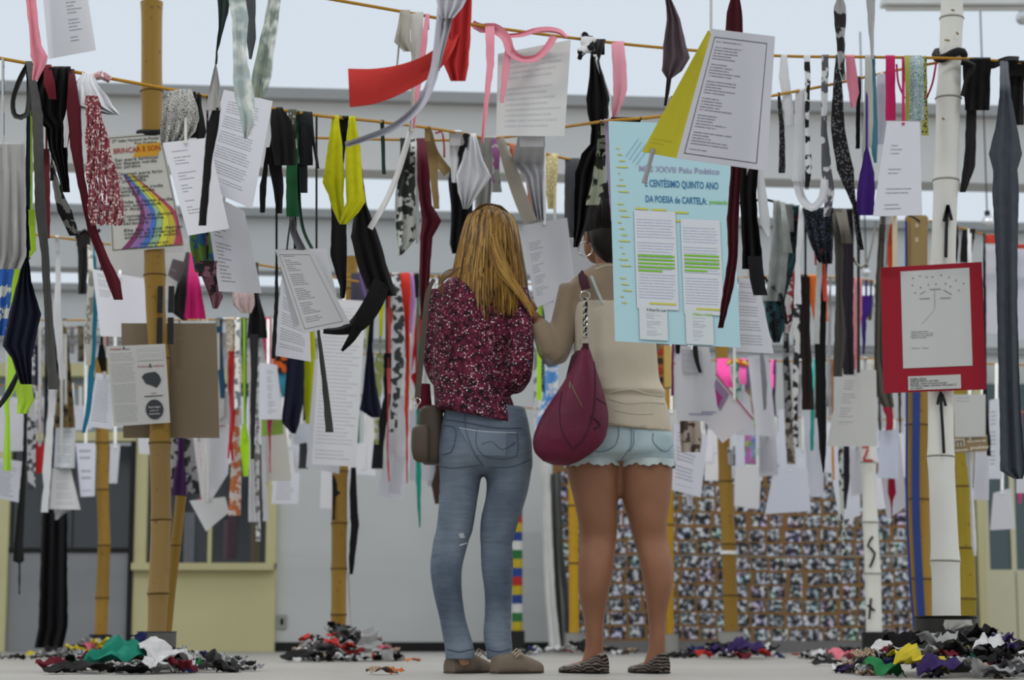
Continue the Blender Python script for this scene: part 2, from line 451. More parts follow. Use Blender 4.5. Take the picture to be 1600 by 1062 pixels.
# strip lights below the ceiling; the lit ones are added fill, out of view
M_lampbody = plain('lamp_enamel', '#e6e6e4', .4)
t = NT('lamp_tube'); t.b.inputs['Emission Color'].default_value = (1, .98, .95, 1); t.b.inputs['Emission Strength'].default_value = 2.2; M_filltube = t.m
def luminaire(x, y, z, l=1.25, label=None, group='added fill strip lights under the ceiling', lit=True):
    r = tag(empty('strip_light', (x, y, z)), label or 'added white fill light hung under the ceiling', 'lamp', group)
    box('housing', -l/2, l/2, -.06, .06, .03, .07, M_lampbody, r)
    tube('lamp_tube', [(-l/2+.03, 0, .01), (l/2-.03, 0, .01)], .016, M_filltube if lit else plain('dead_tube', '#d5d5d0', .3), r)
    for s in (-1, 1): tube('hanger', [(s*l*.4, 0, .07), (s*l*.4, 0, HC-z)], .008, M_lampbody, r, 6)
    if not lit: return
    L = bpy.data.lights.new('fill_glow', 'AREA'); L.shape = 'RECTANGLE'; L.size = l; L.size_y = .12; L.energy = FILL_W; L.color = (1, .96, .9)
    lo = bpy.data.objects.new('fill_glow', L); COL.objects.link(lo); lo.parent = r; lo.location = (0, 0, -.012)
for y in (-3.2, .4, 4.2, 8.6, 12.2):  # unseen rows of lamps, added to brighten the hall and surfaces facing the camera
    for x in (-6, -2, 2, 6): luminaire(x, y, 4.36)
# the strip light in view
p = at(1525, 16, 13.6); luminaire(p.x, 13.6, p.z, 1.3, 'white strip light behind the tall white pole', None, False)
def globe(px, py, Y, r, label):
    c = at(px, py, Y); root = tag(empty('globe_lamp', c), label, 'lamp')
    V, Fc = [], []
    for i in range(9):
        a = math.pi*i/8
        for j in range(14): V.append((r*math.sin(a)*math.cos(j*math.tau/14), r*math.sin(a)*math.sin(j*math.tau/14), r*math.cos(a)))
    for i in range(8):
        for j in range(14): Fc.append((i*14+j, i*14+(j+1) % 14, (i+1)*14+(j+1) % 14, (i+1)*14+j))
    t = plain('mirror_glass', '#d8dadc', .12, .75)
    mesh_obj('bulb', V, Fc, t, root); tube('socket', [(.0, .3*r, r*.9), (0, .5*r, r*1.7)], r*.45, M_black, root)
    tube('cable', [(0, .5*r, r*1.7), (0, .5*r, HC-c.z)], .005, M_black, root, 5)
globe(1544, 346, 14.2, .045, 'round silvered bulb on a cable beside the grey jersey cloth')
globe(1354, 425, 15.0, .033, 'small silvered bulb on a cable above the purple tie')
globe(1598, 28, 13.9, .05, 'dark socket bulb hanging beside the white strip light')
# ---------------------------------------------------------------- bamboo poles
def bamboo_mat(name, c1, c2, c3):
    t = NT(name); o = t.coords(); mp = t.node('ShaderNodeMapping'); t.link(o, mp.inputs[0]); mp.inputs['Scale'].default_value = (22, 22, 1.6)
    f = t.noise(1.0, mp.outputs[0], 5); f2 = t.noise(2.2, o, 3)
    oi = t.node('ShaderNodeObjectInfo'); a = t.mix(f, rgb(c1), rgb(c2)); a = t.mix(t.math('SMOOTH_MIN', t.math('MULTIPLY', f2, .9), .7, .2), a, rgb(c3)); sp = t.math('GREATER_THAN', t.noise(34, o, 2), .68); a = t.mix(t.math('MULTIPLY', sp, .55), a, shade(c1, .45)); t.base(t.mix(t.math('MULTIPLY', oi.outputs['Random'], .4), a, shade(c1, .8))); t.rough(.42); t.bump(f, .12, .004); return t.m
B_gold = bamboo_mat('bamboo_gold', '#6f5218', '#a57f2c', '#8d6f2c'); B_tan = bamboo_mat('bamboo_tan', '#6d5731', '#a1834f', '#8f7341')
B_olive = bamboo_mat('bamboo_olive', '#77691c', '#a58f22', '#8f7d22'); B_yel = bamboo_mat('bamboo_yellow', '#a37c12', '#c79a1c', '#b58c1c')
B_white = plain('bamboo_whitewash', '#cfcfc9', .6, var=.06, scale=5, bump=.2)
M_node = plain('bamboo_node', '#5a451c', .7); M_wnode = plain('white_node', '#8f8d84', .7)
def pole(label, Y, pts, nodes, mat, nodemat=M_node, can=None, name='bamboo_pole', segmats=None, tie=None):
    """pts: (x, y, width) in the frame from the top down; nodes: y of the joints; the foot ends in its can"""
    root = tag(empty(name, (X(pts[-1][0], Y), Y, 0)), label, 'pole')
    s = mpp(Y); ys = sorted(set([p[1] for p in pts] + [n for n in nodes]))
    def ev(y):
        for (x0, y0, w0), (x1, y1, w1) in zip(pts, pts[1:]):
            if y0 <= y <= y1: t = (y-y0)/(y1-y0); return x0+(x1-x0)*t, w0+(w1-w0)*t
        return pts[-1][0], pts[-1][2]
    cuts = [pts[0][1]] + [n for n in nodes] + [pts[-1][1]]
    for i, (a, b) in enumerate(zip(cuts, cuts[1:])):     # each internode is a piece of its own
        P, Rr = [], []
        k = 8
        for j in range(k+1):
            y = a+(b-a)*j/k; x, w = ev(y); tt = abs(j/k-.5)*2
            P.append(at(x, y, Y)); Rr.append(w*s/2*(.95 + .08*tt**5))
        V, Fc = tube_data(P, Rr, 18); m = mat if not segmats else segmats[i % len(segmats)]
        adopt(mesh_obj('internode', V, Fc, m), root)
    for n in nodes:
        x, w = ev(n); c = at(x, n, Y); c2 = at(x, n+2.0, Y); c0 = at(x, n-2.0, Y)
        V, Fc = tube_data([c0, c, c2], [w*s/2*1.01, w*s/2*1.1, w*s/2*1.0], 18); adopt(mesh_obj('node_ring', V, Fc, nodemat), root)
    x, w = ev(pts[0][1]); c = at(x, pts[0][1], Y)
    if pts[0][1] > -5:
        V, Fc = tube_data([c+Vector((0, 0, .002)), c+Vector((0, 0, .004))], w*s/2*.8, 16); adopt(mesh_obj('hollow', V, Fc, M_node), root)
    if can:
        r, htop, cm = can; xx = X(pts[-1][0], Y); 
        V, Fc = tube_data([Vector((xx, Y, 0)), Vector((xx, Y, .01)), Vector((xx, Y, htop*.95)), Vector((xx, Y, htop)), Vector((xx, Y, htop-.02))], [r*.96, r*.98, r*1.0, r*1.03, r*.9], 22)
        adopt(mesh_obj('base_can', V, Fc, cm), root)
    return root
M_cang = plain('can_grey', '#5d5c59', .6, var=.25); M_canb = plain('can_black', '#1b1b1a', .5, var=.3); M_canl = plain('can_light', '#8b8a86', .5, var=.2); M_canbag = plain('bin_bag', '#2c2b29', .35, var=.3)
def mark(root, px_poly, Y, mat, name='painted_mark', w=4.0):
    for poly in px_poly:
        P = [at(x, y, Y) for x, y in poly]; s = mpp(Y)
        o = ribbon(name, '', Y, mat, ' '.join('%g,%g,%g' % (x, y, w) for x, y in poly), parent=None, wave=0)
        for k in ('label', 'category'): 
            if k in o: del o[k]
        adopt(o, root)

poleA = pole('tall split bamboo pole carrying the rainbow poster and cardboard sheet', 8.0,
     [(237, 4, 36), (237, 145, 35), (240, 330, 36), (243, 480, 33), (248, 560, 33), (250, 690, 34), (252, 815, 33), (247, 930, 33), (245, 992, 30)],
     [143, 250, 430, 560, 692, 812, 927], B_gold, can=(.075, Z(986, 8.0), M_cang), segmats=[B_gold, B_gold, B_gold, B_gold, B_gold, B_tan, B_tan, B_tan])
for a, b in ((446, 487), (495, 536)):
    for x0, x1 in ((232, 240), (249, 258)):
        o = box('dark_slot', X(x0, 7.93), X(x1, 7.93), 7.94, 7.955, at(0, b, 7.93).z, at(0, a, 7.93).z, M_black); adopt(o, poleA)
tube_o = tube('black_tie', [at(238+21*math.cos(a), 207, 8.0+.055*math.sin(a)) for a in [k*math.tau/14 for k in range(15)]], .012, fabric('#1c1b1c')); adopt(tube_o, poleA)
pole('leaning bamboo prop behind the tall split pole', 8.5, [(283, 775, 17), (276, 840, 17), (266, 930, 16), (256, 1042, 15)], [852], B_gold)
pole('slim golden bamboo pole in a black can before the grey panel', 13.0, [(158, 560, 21), (160, 680, 21), (160, 760, 20), (163, 845, 20), (160, 925, 21), (157, 1000, 21)], [692, 765, 852, 934], B_gold, can=(.07, Z(991, 13), M_canb))
pole('golden bamboo pole with black cloth tied down its side', 11.4, [(548, 402, 24), (545, 500, 24), (534, 640, 25), (531, 740, 25), (530, 830, 25), (529, 960, 24), (528, 1010, 24)], [452, 560, 736, 817, 888, 960], B_gold, can=(.07, Z(995, 11.4), M_canb))
pole('yellow bamboo pole behind the bare legs of the woman in shorts', 15.5, [(895, 600, 17), (896, 780, 17), (897, 990, 16)], [690, 790, 880], B_yel, can=(.07, Z(988, 15.5), M_canl))
pole('thin yellow bamboo pole just behind the right knee of the woman in shorts', 16.0, [(1046, 600, 14), (1046, 800, 14), (1047, 1000, 13)], [720, 820, 900], B_yel, can=(.065, Z(990, 16), M_canl))
pE = pole('golden bamboo pole with a white band before the photo wall', 13.2, [(1128, 300, 21), (1128, 560, 21), (1133, 740, 22), (1139, 860, 23), (1143, 1000, 23)], [540, 660, 752, 850, 930], B_gold, can=(.085, Z(986, 13.2), M_canl))
tb = tube('white_band', [at(1138, 860, 13.2), at(1138, 866, 13.2)], .052, plain('tape_white', '#d5d5d2', .6), n=18); adopt(tb, pE)
pZ = pole('white painted pole lettered with a red Z and black signs', 13.0, [(1356, 560, 22), (1356, 690, 23), (1360, 820, 25), (1364, 900, 26), (1366, 995, 26)], [722, 816, 896], B_white, M_wnode, can=(.078, Z(987, 13), M_canb))
M_redp = plain('red_paint', '#a8261f', .6); M_blackp = plain('black_paint', '#141414', .6)
mark(pZ, [[(1347, 699), (1357, 698), (1349, 718)], [(1349, 719), (1357, 719), (1364, 719)]], 12.94, M_redp, w=3.4)
mark(pZ, [[(1364, 838), (1356, 852), (1367, 864), (1359, 886)]], 12.94, M_blackp, w=3.6)
mark(pZ, [[(1361, 934), (1358, 967)], [(1355, 945), (1367, 954)]], 12.94, M_blackp, w=3.4)
pB = pole('bamboo pole with a painted blue stripe beside the tall white pole', 10.5, [(1432, 340, 36), (1433, 600, 36), (1434, 760, 37), (1438, 880, 36), (1443, 1000, 34)], [560, 664, 780, 904], B_gold, can=(.09, Z(990, 10.5), M_canl))
M_blue = plain('blue_paint', '#1f3470', .5)
mark(pB, [[(1432, 345), (1432, 600), (1431, 780), (1436, 900), (1441, 985)]], 10.43, M_blue, w=12)
mark(pB, [[(1416, 345), (1417, 600), (1417, 780), (1422, 900), (1429, 985)]], 10.45, M_blue, w=4)
pole('olive bamboo pole behind the tall white pole', 11.5, [(1498, 560, 27), (1502, 700, 28), (1506, 800, 30), (1511, 900, 29), (1513, 1005, 28)], [760, 856, 935], B_olive, can=(.08, Z(990, 11.5), M_canl))
pW = pole('tall whitewashed bamboo pole with painted black arrows', 7.55, [(1488, -60, 38), (1487, 30, 37), (1485, 80, 38), (1482, 150, 40), (1478, 285, 40), (1473, 420, 41), (1470, 560, 42), (1470, 712, 42), (1474, 800, 44), (1478, 905, 46), (1479, 975, 46)],
     [29, 154, 282, 420, 560, 713, 876], B_white, M_wnode, can=(.115, Z(962, 7.55), M_canbag))
mark(pW, [[(1481, 325), (1479, 355), (1478, 402)], [(1475, 346), (1481, 320)], [(1487, 344), (1481, 320)]], 7.48, M_blackp, w=5)
mark(pW, [[(1470, 612), (1471, 640), (1473, 670), (1475, 708)], [(1465, 632), (1470, 612), (1478, 634)]], 7.475, M_blackp, w=4.5)
for (x, y, a, b) in ((1489, 15, 5, 3), (1480, 62, 8, 3), (1474, 184, 4, 6), (1496, 50, 3, 8)):
    mark(pW, [[(x-a/2, y), (x+a/2, y+b/2)]], 7.482, plain('bare_bamboo', '#7d6a3c', .7), 'chipped_paint', 2.5)
bt = tube('black_tie', [at(1484+22*math.cos(a), 86+6*math.sin(a*2), 7.55+.055*math.sin(a)) for a in [k*math.tau/14 for k in range(15)]], .016, fabric('#1a191b')); adopt(bt, pW)
# striped post far behind the jeans
ps = tag(empty('striped_post', (X(808, 16.5), 16.5, 0)), 'post wound with yellow green blue and red stripes beside the jeans', 'post')
cs = ['#b5a02a', '#2d6a3c', '#c9c9c5', '#2b4484', '#b5a02a', '#a8302c', '#2b4484']
for k in range(20):
    y0 = 985-k*14; V, Fc = tube_data([at(808, y0, 16.5), at(808, y0-14, 16.5)], .042, 14); adopt(mesh_obj('stripe_band', V, Fc, fabric(cs[k % 7])), ps)
V, Fc = tube_data([Vector((X(808, 16.5), 16.5, 0)), Vector((X(808, 16.5), 16.5, Z(985, 16.5)))], .06, 16); adopt(mesh_obj('base_can', V, Fc, M_canb), ps)

# ---------------------------------------------------------------- photo wall
YB = 17.0
M_kraft = plain('kraft_board', '#83633e', .85, var=.12, scale=8)
t = NT('photo_prints'); oi = t.node('ShaderNodeObjectInfo'); o = t.coords()
mp = t.node('ShaderNodeMapping'); t.link(o, mp.inputs[0]); cb = t.node('ShaderNodeCombineXYZ')
t.link(t.math('MULTIPLY', oi.outputs['Random'], 91.0), cb.inputs[0]); t.link(t.math('MULTIPLY', oi.outputs['Random'], 37.0), cb.inputs[2]); t.link(cb.outputs[0], mp.inputs['Location'])
f = t.noise(21, mp.outputs[0], 3); g = t.noise(7, mp.outputs[0], 2, 1)
bwc = t.ramp(f, [(.34, '#141517'), (.45, '#3a3b40'), (.52, '#74767d'), (.59, '#c0c3cb'), (.72, '#e0e2e6')])
sat = t.math('GREATER_THAN', t.math('FRACT', t.math('MULTIPLY', oi.outputs['Random'], 13.7)), .6)
nm = t.node('ShaderNodeMix', data_type='RGBA', blend_type='OVERLAY'); t.link(t.math('MULTIPLY_ADD', sat, .55, .15), nm.inputs[0]); t.link(bwc, nm.inputs[6]); t.link(g, nm.inputs[7])
t.base(nm.outputs[2]); t.rough(.35); M_photo = t.m
x0, x1 = X(864, YB), X(1452, YB); zt = Z(716, YB)
pb = tag(empty('photo_board', ((x0+x1)/2, YB, 0)), 'wide kraft board covered with rows of small photographs', 'board')
zmid = Z(868, YB); zb = Z(1001, YB)
bd1 = adopt(box('upper_board', x0, x1, YB, YB+.03, zmid+.006, zt, M_kraft), pb); bd2 = adopt(box('lower_board', x0, x1, YB, YB+.03, zb, zmid-.006, M_kraft), pb)
adopt(box('foot_rail', x0, x1+.3, YB-.02, YB+.06, 0, zb, plain('rail_grey', '#6b6a69', .6)), pb)
proto = None; rr = random.Random(3)
pw, phh = .125, .095
meP = bpy.data.meshes.new('photo_print')
bm = bmesh.new(); bmesh.ops.create_cube(bm, size=1); 
for v in bm.verts: v.co = Vector((v.co.x*pw, v.co.y*.004, v.co.z*phh))
bm.to_mesh(meP); bm.free(); meP.materials.append(M_photo)
cols, rws = 21, 12
for c in range(cols):
    for r in range(rws):
        zc = (Z(1001, YB)+.06 + r*.1155) if r < 6 else (zmid + .062 + (r-6)*.117)
        o = bpy.data.objects.new('photo_print', meP); COL.objects.link(o)
        o.parent = pb; o.matrix_parent_inverse = Matrix.Translation(-pb.location)
        o.location = (x0 + .085 + c*.147 + rr.uniform(-.008, .008) + .02*math.sin(r*1.3+c*.2), YB-.003, zc + rr.uniform(-.006, .006) + .012*math.sin(c*.35))
        o.rotation_euler = (0, rr.uniform(-.03, .03), 0)
        if rr.random() < .06: o.scale = (.8, 1, 1.05)
# the plastic sheeting at its end
cloth('plastic_sheet', 'white plastic sheet hanging to the floor beside the photo wall', 16.6, fabric('#d2d3d0'), '560:838,860 760:846,860 860:848,864 940:852,868 1012:858,876', fold=.02, wrap=False, cat='sheet')
cloth('plastic_sheet', 'grey roll of sheeting standing against the photo wall', 16.75, fabric('#6f6f6e'), '740:858,876 860:862,880 950:866,892 1010:868,896', fold=.05, wrap=False, cat='sheet')

# ---------------------------------------------------------------- ropes
M_rope = NT('yellow_rope'); w = M_rope.node('ShaderNodeTexWave'); w.inputs['Scale'].default_value = 55; M_rope.link(M_rope.coords(), w.inputs['Vector'])
M_rope.base(M_rope.mix(w.outputs[0], rgb('#8f661c'), rgb('#c08d2c'))); M_rope.rough(.8); M_rope.bump(w.outputs[0], .5, .004); M_rope = M_rope.m
def rope(label, pts, r=.0055, mat=None, name='rope'):
    pts = list(pts)          # ropes run on well past the frame
    for i, j in ((0, 1), (-1, -2)):
        a, b = pts[i], pts[j]
        if (i == 0 and a[0] < 0) or (i == -1 and a[0] > 1600):
            k = 700/abs(a[0]-b[0]); e = tuple(a[q]+(a[q]-b[q])*min(k, 4) if q != 0 else a[0]+math.copysign(700, a[0]-b[0]) for q in range(3)); e = (e[0], e[1], max(4, min(17, e[2])))
            pts = [e]+pts if i == 0 else pts+[e]
    P = catmull([(a, b, y) for a, b, y in pts], 14); ROPES.append(P)
    return tag(tube(name, [at(*p) for p in P], r, mat or M_rope, n=7), label)
rope('yellow rope slung before the split pole and on past the blonde woman', [(-60, 80, 6.3), (115, 112, 6.3), (235, 134, 6.3), (330, 152, 6.35), (470, 177, 6.5), (600, 191, 7.2), (720, 208, 8.0), (840, 237, 8.3), (885, 248, 8.4), (1000, 270, 8.6)])
rope('yellow rope with pink streamers tied to the tall white pole', [(440, -14, 6.5), (525, 0, 6.6), (650, 22, 6.7), (750, 40, 6.8), (900, 60, 7.0), (1040, 75, 7.15), (1210, 87, 7.3), (1350, 89, 7.4), (1484, 91, 7.46), (1560, 95, 7.5), (1660, 100, 7.5)])
rope('yellow rope that carries the pale blue poster', [(480, 215, 8.5), (690, 219, 8.4), (800, 213, 8.0), (870, 200, 7.3), (950, 189, 6.55), (1030, 182, 6.6), (1140, 164, 6.85), (1215, 148, 7.2), (1285, 135, 7.45), (1400, 110, 7.6), (1470, 97, 7.62)])
rope('yellow rope high above carrying the red streamer and grey scarf', [(-120, -100, 4.9), (400, -96, 4.6), (800, -92, 4.45), (1250, -92, 4.5), (1720, -100, 4.8)])
rope('black cord between white pole and jackets with dark strips on it', [(1000, 345, 9.5), (1080, 330, 9.4), (1150, 318, 9.3), (1198, 312, 9.3), (1235, 322, 9.3), (1300, 328, 9.3), (1400, 330, 9.6), (1436, 345, 10.4)], .006, fabric('#18171a'), 'cord')
rope('yellow rope from the white pole with red knots on it', [(1452, 345, 10.6), (1490, 353, 10.8), (1560, 372, 10.9), (1660, 392, 11)])
rope('yellow rope behind the rainbow poster', [(-60, 355, 9.5), (75, 369, 9.6), (160, 380, 9.8), (260, 392, 10), (420, 416, 10.2), (560, 440, 10.6)])
rope('yellow rope above the cardboard sheet with coloured strips', [(-60, 500, 12.6), (200, 500, 12.4), (330, 499, 12.0), (480, 494, 12.2), (560, 470, 12.0)])
rope('yellow rope with red and lilac strips behind the blonde woman', [(540, 430, 11.2), (620, 428, 11.2), (690, 432, 11.4), (780, 440, 11.8), (900, 448, 11.9), (1060, 452, 12.0)])
rope('yellow rope with tiny cloths in front of the cream shelf', [(-60, 512, 15.2), (100, 513, 15.2), (150, 514, 15), (420, 560, 15), (560, 553, 14.6), (640, 556, 14.6), (860, 580, 15)])
rope('yellow rope with orange cloth behind the black jackets', [(1040, 440, 11.8), (1200, 432, 11.8), (1280, 432, 11.8), (1380, 440, 12), (1440, 446, 12.2)])
rope('yellow rope with neon pink cloths behind the blue poster', [(1030, 570, 12.8), (1130, 562, 12.9), (1220, 564, 12.8), (1310, 562, 12.8), (1362, 560, 12.9), (1480, 566, 12.8), (1660, 572, 12.8)])
rope('far yellow rope of pages close to the photo wall', [(1020, 640, 15), (1200, 650, 15), (1440, 655, 15), (1640, 640, 15)])
rope('far yellow rope of pages close to the white wall', [(-80, 600, 16), (200, 606, 16), (480, 612, 16), (860, 640, 16)])
# ---------------------------------------------------------------- people
YP = 7.2
M_skin = NT('skin_tan'); _o = M_skin.coords(); M_skin.base(M_skin.mix(M_skin.noise(9, _o, 4), rgb('#78503a'), rgb('#8f654d'))); M_skin.rough(.5); M_skin.b.inputs['Subsurface Weight'].default_value = .05; M_skin = M_skin.m
M_skin2 = plain('skin_fair', '#b98a6c', .5, var=.06)
def ringsec(xl, xr, y, ry, yo=0.0, tilt=0.0, n=28, p=2.3, Y=YP):
    a, b = at(xl, y, Y+yo), at(xr, y, Y+yo); c = (a+b)/2; rx = (b-a).length/2; out = []
    for k in range(n):
        t = k*math.tau/n; ct, s_ = math.cos(t), math.sin(t)
        x = math.copysign(abs(ct)**(2/p), ct)*rx; yy = math.copysign(abs(s_)**(2/p), s_)*ry
        out.append(Vector((c.x+x, c.y+yy, c.z - tilt*(x/rx)*.5)))
    return out
def loft_data(rings, V, Fc, cap=True):
    n = len(rings[0]); b = len(V)
    for r in rings: V += r
    for i in range(len(rings)-1):
        for k in range(n):
            p, q = b+i*n+k, b+i*n+(k+1) % n; Fc.append((p, q, q+n, p+n))
    if cap: Fc.append(tuple(b+k for k in reversed(range(n)))); Fc.append(tuple(b+(len(rings)-1)*n+k for k in range(n)))
def smooth_rows(rows, step=8):
    return catmull([(r[0], 0.0) + tuple(r[1:]) for r in rows], step)
def limb_rows(rows, V, Fc, Y=YP, p=2.1, step=8):
    """rows (y, xl, xr, ry, yoff)"""
    R_ = []
    for q in catmull([(r[0], 0.0, r[1], r[2], r[3], r[4] if len(r) > 4 else 0.0, r[5] if len(r) > 5 else 0.0) for r in rows], step):
        R_.append(ringsec(q[2], q[3], q[0], q[4], q[5], q[6], p=p, Y=Y))
    loft_data(R_, V, Fc)
def limb(pts, V, Fc, n=16):
    """pts (x, y, Y, r) in the frame"""
    P = catmull([(a, b, y, r) for a, b, y, r in pts], 9)
    tube_data([at(a, b, y) for a, b, y, r in P], [r for *_, r in P], n, V, Fc)
def ellipsoid(c, rx, ry, rz, V, Fc, n=20, m=14):
    b = len(V)
    for i in range(m+1):
        a = math.pi*(i+.02)/(m+.04)
        for k in range(n): V.append(c + Vector((rx*math.sin(a)*math.cos(k*math.tau/n), ry*math.sin(a)*math.sin(k*math.tau/n), rz*math.cos(a))))
    for i in range(m):
        for k in range(n): Fc.append((b+i*n+k, b+i*n+(k+1) % n, b+(i+1)*n+(k+1) % n, b+(i+1)*n+k))
    Fc.append(tuple(b+k for k in range(n))); Fc.append(tuple(b+m*n+k for k in reversed(range(n))))
def fuse(name, V, Fc, mat, voxel=.009, it=4, root=None, extra=None):
    """one continuous skin over overlapping volumes"""
    me = bpy.data.meshes.new('tmp'); me.from_pydata([tuple(v) for v in V], [], Fc)
    bm = bmesh.new(); bm.from_mesh(me); bmesh.ops.recalc_face_normals(bm, faces=bm.faces); bm.to_mesh(me); bm.free()
    ob = bpy.data.objects.new('tmp', me); COL.objects.link(ob)
    m = ob.modifiers.new('r', 'REMESH'); m.mode = 'VOXEL'; m.voxel_size = voxel
    s = ob.modifiers.new('s', 'SMOOTH'); s.factor = .5; s.iterations = it
    dg = bpy.context.evaluated_depsgraph_get(); dg.update()
    out = bpy.data.meshes.new_from_object(ob.evaluated_get(dg)); out.name = name
    bpy.data.objects.remove(ob); bpy.data.meshes.remove(me)
    if extra:
        bm = bmesh.new(); bm.from_mesh(out); t = bpy.data.meshes.new('x'); t.from_pydata([tuple(v) for v in extra[0]], [], extra[1]); bm.from_mesh(t)
        bmesh.ops.recalc_face_normals(bm, faces=bm.faces); bm.to_mesh(out); bm.free(); bpy.data.meshes.remove(t)
    out.materials.clear(); out.materials.append(mat)
    for p in out.polygons: p.use_smooth = True
    o = bpy.data.objects.new(name, out); COL.objects.link(o)
    if root is not None: adopt(o, root)
    return o
def hand(V, Fc, wrist, fwd, up, side, L=.17, curl=.5):
    """palm and five separate bent fingers; fwd = along the fingers, up = back of the hand, side = towards the thumb"""
    fwd, up = fwd.normalized(), up.normalized(); side = side.normalized()
    pl = L*.5
    tube_data([wrist, wrist+fwd*pl*.4, wrist+fwd*pl*.8, wrist+fwd*pl], [(.022, .022), (.034, .017), (.04, .016), (.037, .013)], 12, V, Fc)
    for i, (o, ln) in enumerate(((.027, .86), (.009, 1.0), (-.009, .94), (-.027, .74))):
        b = wrist + fwd*pl*.93 + side*o; l = L*.5*ln; P = [b]; d = fwd.copy()
        for k, part in enumerate((.45, .3, .25)):
            d = (d - up*curl*(.35+.35*k)).normalized(); P.append(P[-1]+d*l*part)
        tube_data(P, [.0088, .0084, .0075, .006], 8, V, Fc)
    b = wrist + fwd*pl*.35 + side*.03; d = (fwd*.6+side*.7-up*.2).normalized(); P = [b, b+d*.032, b+d*.032+(fwd*.9+side*.25-up*.3).normalized()*.03, b+d*.032+(fwd-up*.5).normalized()*.052]
    tube_data(P, [.012, .011, .0095, .007], 8, V, Fc)
def bvh(o):
    m = o.matrix_world if o.parent is None else Matrix.Identity(4)
    return BVHTree.FromPolygons([v.co for v in o.data.vertices], [tuple(p.vertices) for p in o.data.polygons])
def hitpt(tree, px, py, off=.002):
    r = ray(px, py).normalized(); h = tree.ray_cast(CAM, r); 
    return None if h[0] is None else h[0] - r*off
def seam(tree, pts, r, mat, root, name='seam', off=.001, step=5):
    P = [hitpt(tree, x, y, off) for x, y in catmull(pts, step)]; P = [p for p in P if p is not None]
    if len(P) > 2: adopt(tube(name, P, r, mat, n=6), root)
def drape(tree, TL, TR, BR, BL, mat, root, name, off=.003, n=6):
    g = []
    for r in range(n+1):
        row = []
        for c in range(n+1):
            u, v = c/n, r/n
            x = (TL[0]*(1-u)+TR[0]*u)*(1-v)+(BL[0]*(1-u)+BR[0]*u)*v; y = (TL[1]*(1-u)+TR[1]*u)*(1-v)+(BL[1]*(1-u)+BR[1]*u)*v
            h = hitpt(tree, x, y, off)
            if h is None: return
            row.append(h)
        g.append(row)
    adopt(sheet(name, g, mat, .002), root)
def shoe(root, heel, toe, prof, mat, name='shoe', sole=None, topopen=None, Y=None):
    h = Vector((X(heel[0], heel[1]), heel[1], 0)); t = Vector((X(toe[0], toe[1]), toe[1], 0)); d = (t-h); L = d.length; d.normalize(); s = Vector((d.y, -d.x, 0)); V, Fc, n = [], [], 18; rings = []
    for (tt, w, ht) in catmull([(p[0], p[1], p[2]) for p in prof], .04):
        c = h + d*L*tt; ring = []
        for k in range(n):
            a = k*math.tau/n; x = math.cos(a); z = math.sin(a)
            zz = (z*.5+.5) if z > -.35 else .3; zz = max(0, (zz-.3)/.7)
            ring.append(c + s*math.copysign(abs(x)**.75, x)*w + Vector((0, 0, .006+zz*ht)))
        rings.append(ring)
    loft_data(rings, V, Fc); o = adopt(mesh_obj(name, V, Fc, mat), root)
    V, Fc, rings = [], [], []
    for (tt, w, ht) in catmull([(p[0], p[1], p[2]) for p in prof], .04):
        c = h + d*L*(tt*1.01-.005); rings.append([c + s*math.cos(a)*(w+.003) + Vector((0, 0, .0045+.0045*math.sin(a))) for a in [k*math.tau/8 for k in range(8)]])
    loft_data(rings, V, Fc); so = mesh_obj('sole', V, Fc, sole or M_black); so.parent = o; so.matrix_parent_inverse = Matrix.Translation(-root.location) if False else Matrix.Identity(4)
    return o

# ---- the blonde woman
P1 = tag(empty('person', (X(757, YP), YP, 0)), 'woman with long blonde hair, speckled maroon blouse and faded jeans, back turned', 'person')
t = NT('denim_blue'); o = t.coords(); f = t.noise(3.2, o, 5)
mpz = t.node('ShaderNodeMapping'); t.link(o, mpz.inputs[0]); mpz.inputs['Scale'].default_value = (7, 7, 34); wr = t.noise(1.6, mpz.outputs[0], 3)
c = t.mix(t.ramp(f, [(.35, '#3c4c61'), (.65, '#7687a0')]), rgb('#46566c'), rgb('#66778f')); t.base(t.mix(t.ramp(f, [(.34, '#000000'), (.7, '#ffffff')]), rgb('#3a4657'), rgb('#76828f'))); t.rough(.85); t.bump(wr, .55, .012); M_jeans = t.m
V, Fc = [], []
limb_rows([(636, 696, 820, .095), (660, 690, 826, .108), (690, 685, 831, .122, -.008), (712, 684, 832, .124, -.012), (732, 688, 832, .105, 0), (742, 700, 822, .07, .01)], V, Fc, p=2.5)
limb_rows([(690, 688, 758, .10, -.01), (715, 685, 758, .105, -.012), (745, 687, 752, .092), (775, 687, 747, .086), (831, 681, 738, .073), (843, 677, 733, .072), (850, 676, 731, .068), (858, 675, 729, .07), (888, 672, 722, .066, -.012), (925, 677, 722, .062, -.012), (963, 686, 727, .054), (985, 690, 733, .055), (1001, 693, 738, .052), (1012, 695, 741, .056), (1030, 696, 742, .055)], V, Fc)
limb_rows([(690, 757, 828, .10, -.01), (715, 757, 832, .105, -.012), (745, 760, 829, .092), (775, 759, 823, .086), (812, 751, 811, .076), (843, 750, 802, .071), (850, 751, 800, .067), (858, 751, 801, .069), (888, 752, 802, .066, -.012), (925, 757, 800, .062, -.012), (963, 757, 799, .054), (985, 755, 799, .055), (1001, 756, 800, .052), (1012, 759, 801, .055), (1030, 760, 801, .054)], V, Fc)
jeans = fuse('jeans', V, Fc, M_jeans, .0085, 3, P1); jt = bvh(jeans)
M_st = plain('stitch_tan', '#8c8069', .8); M_dst = plain('denim_seam', '#3f4a5a', .9); M_fray = plain('frayed_thread', '#aeb4ba', .9)
M_pock = plain('denim_pocket', '#66727f', .88, var=.2, scale=14)
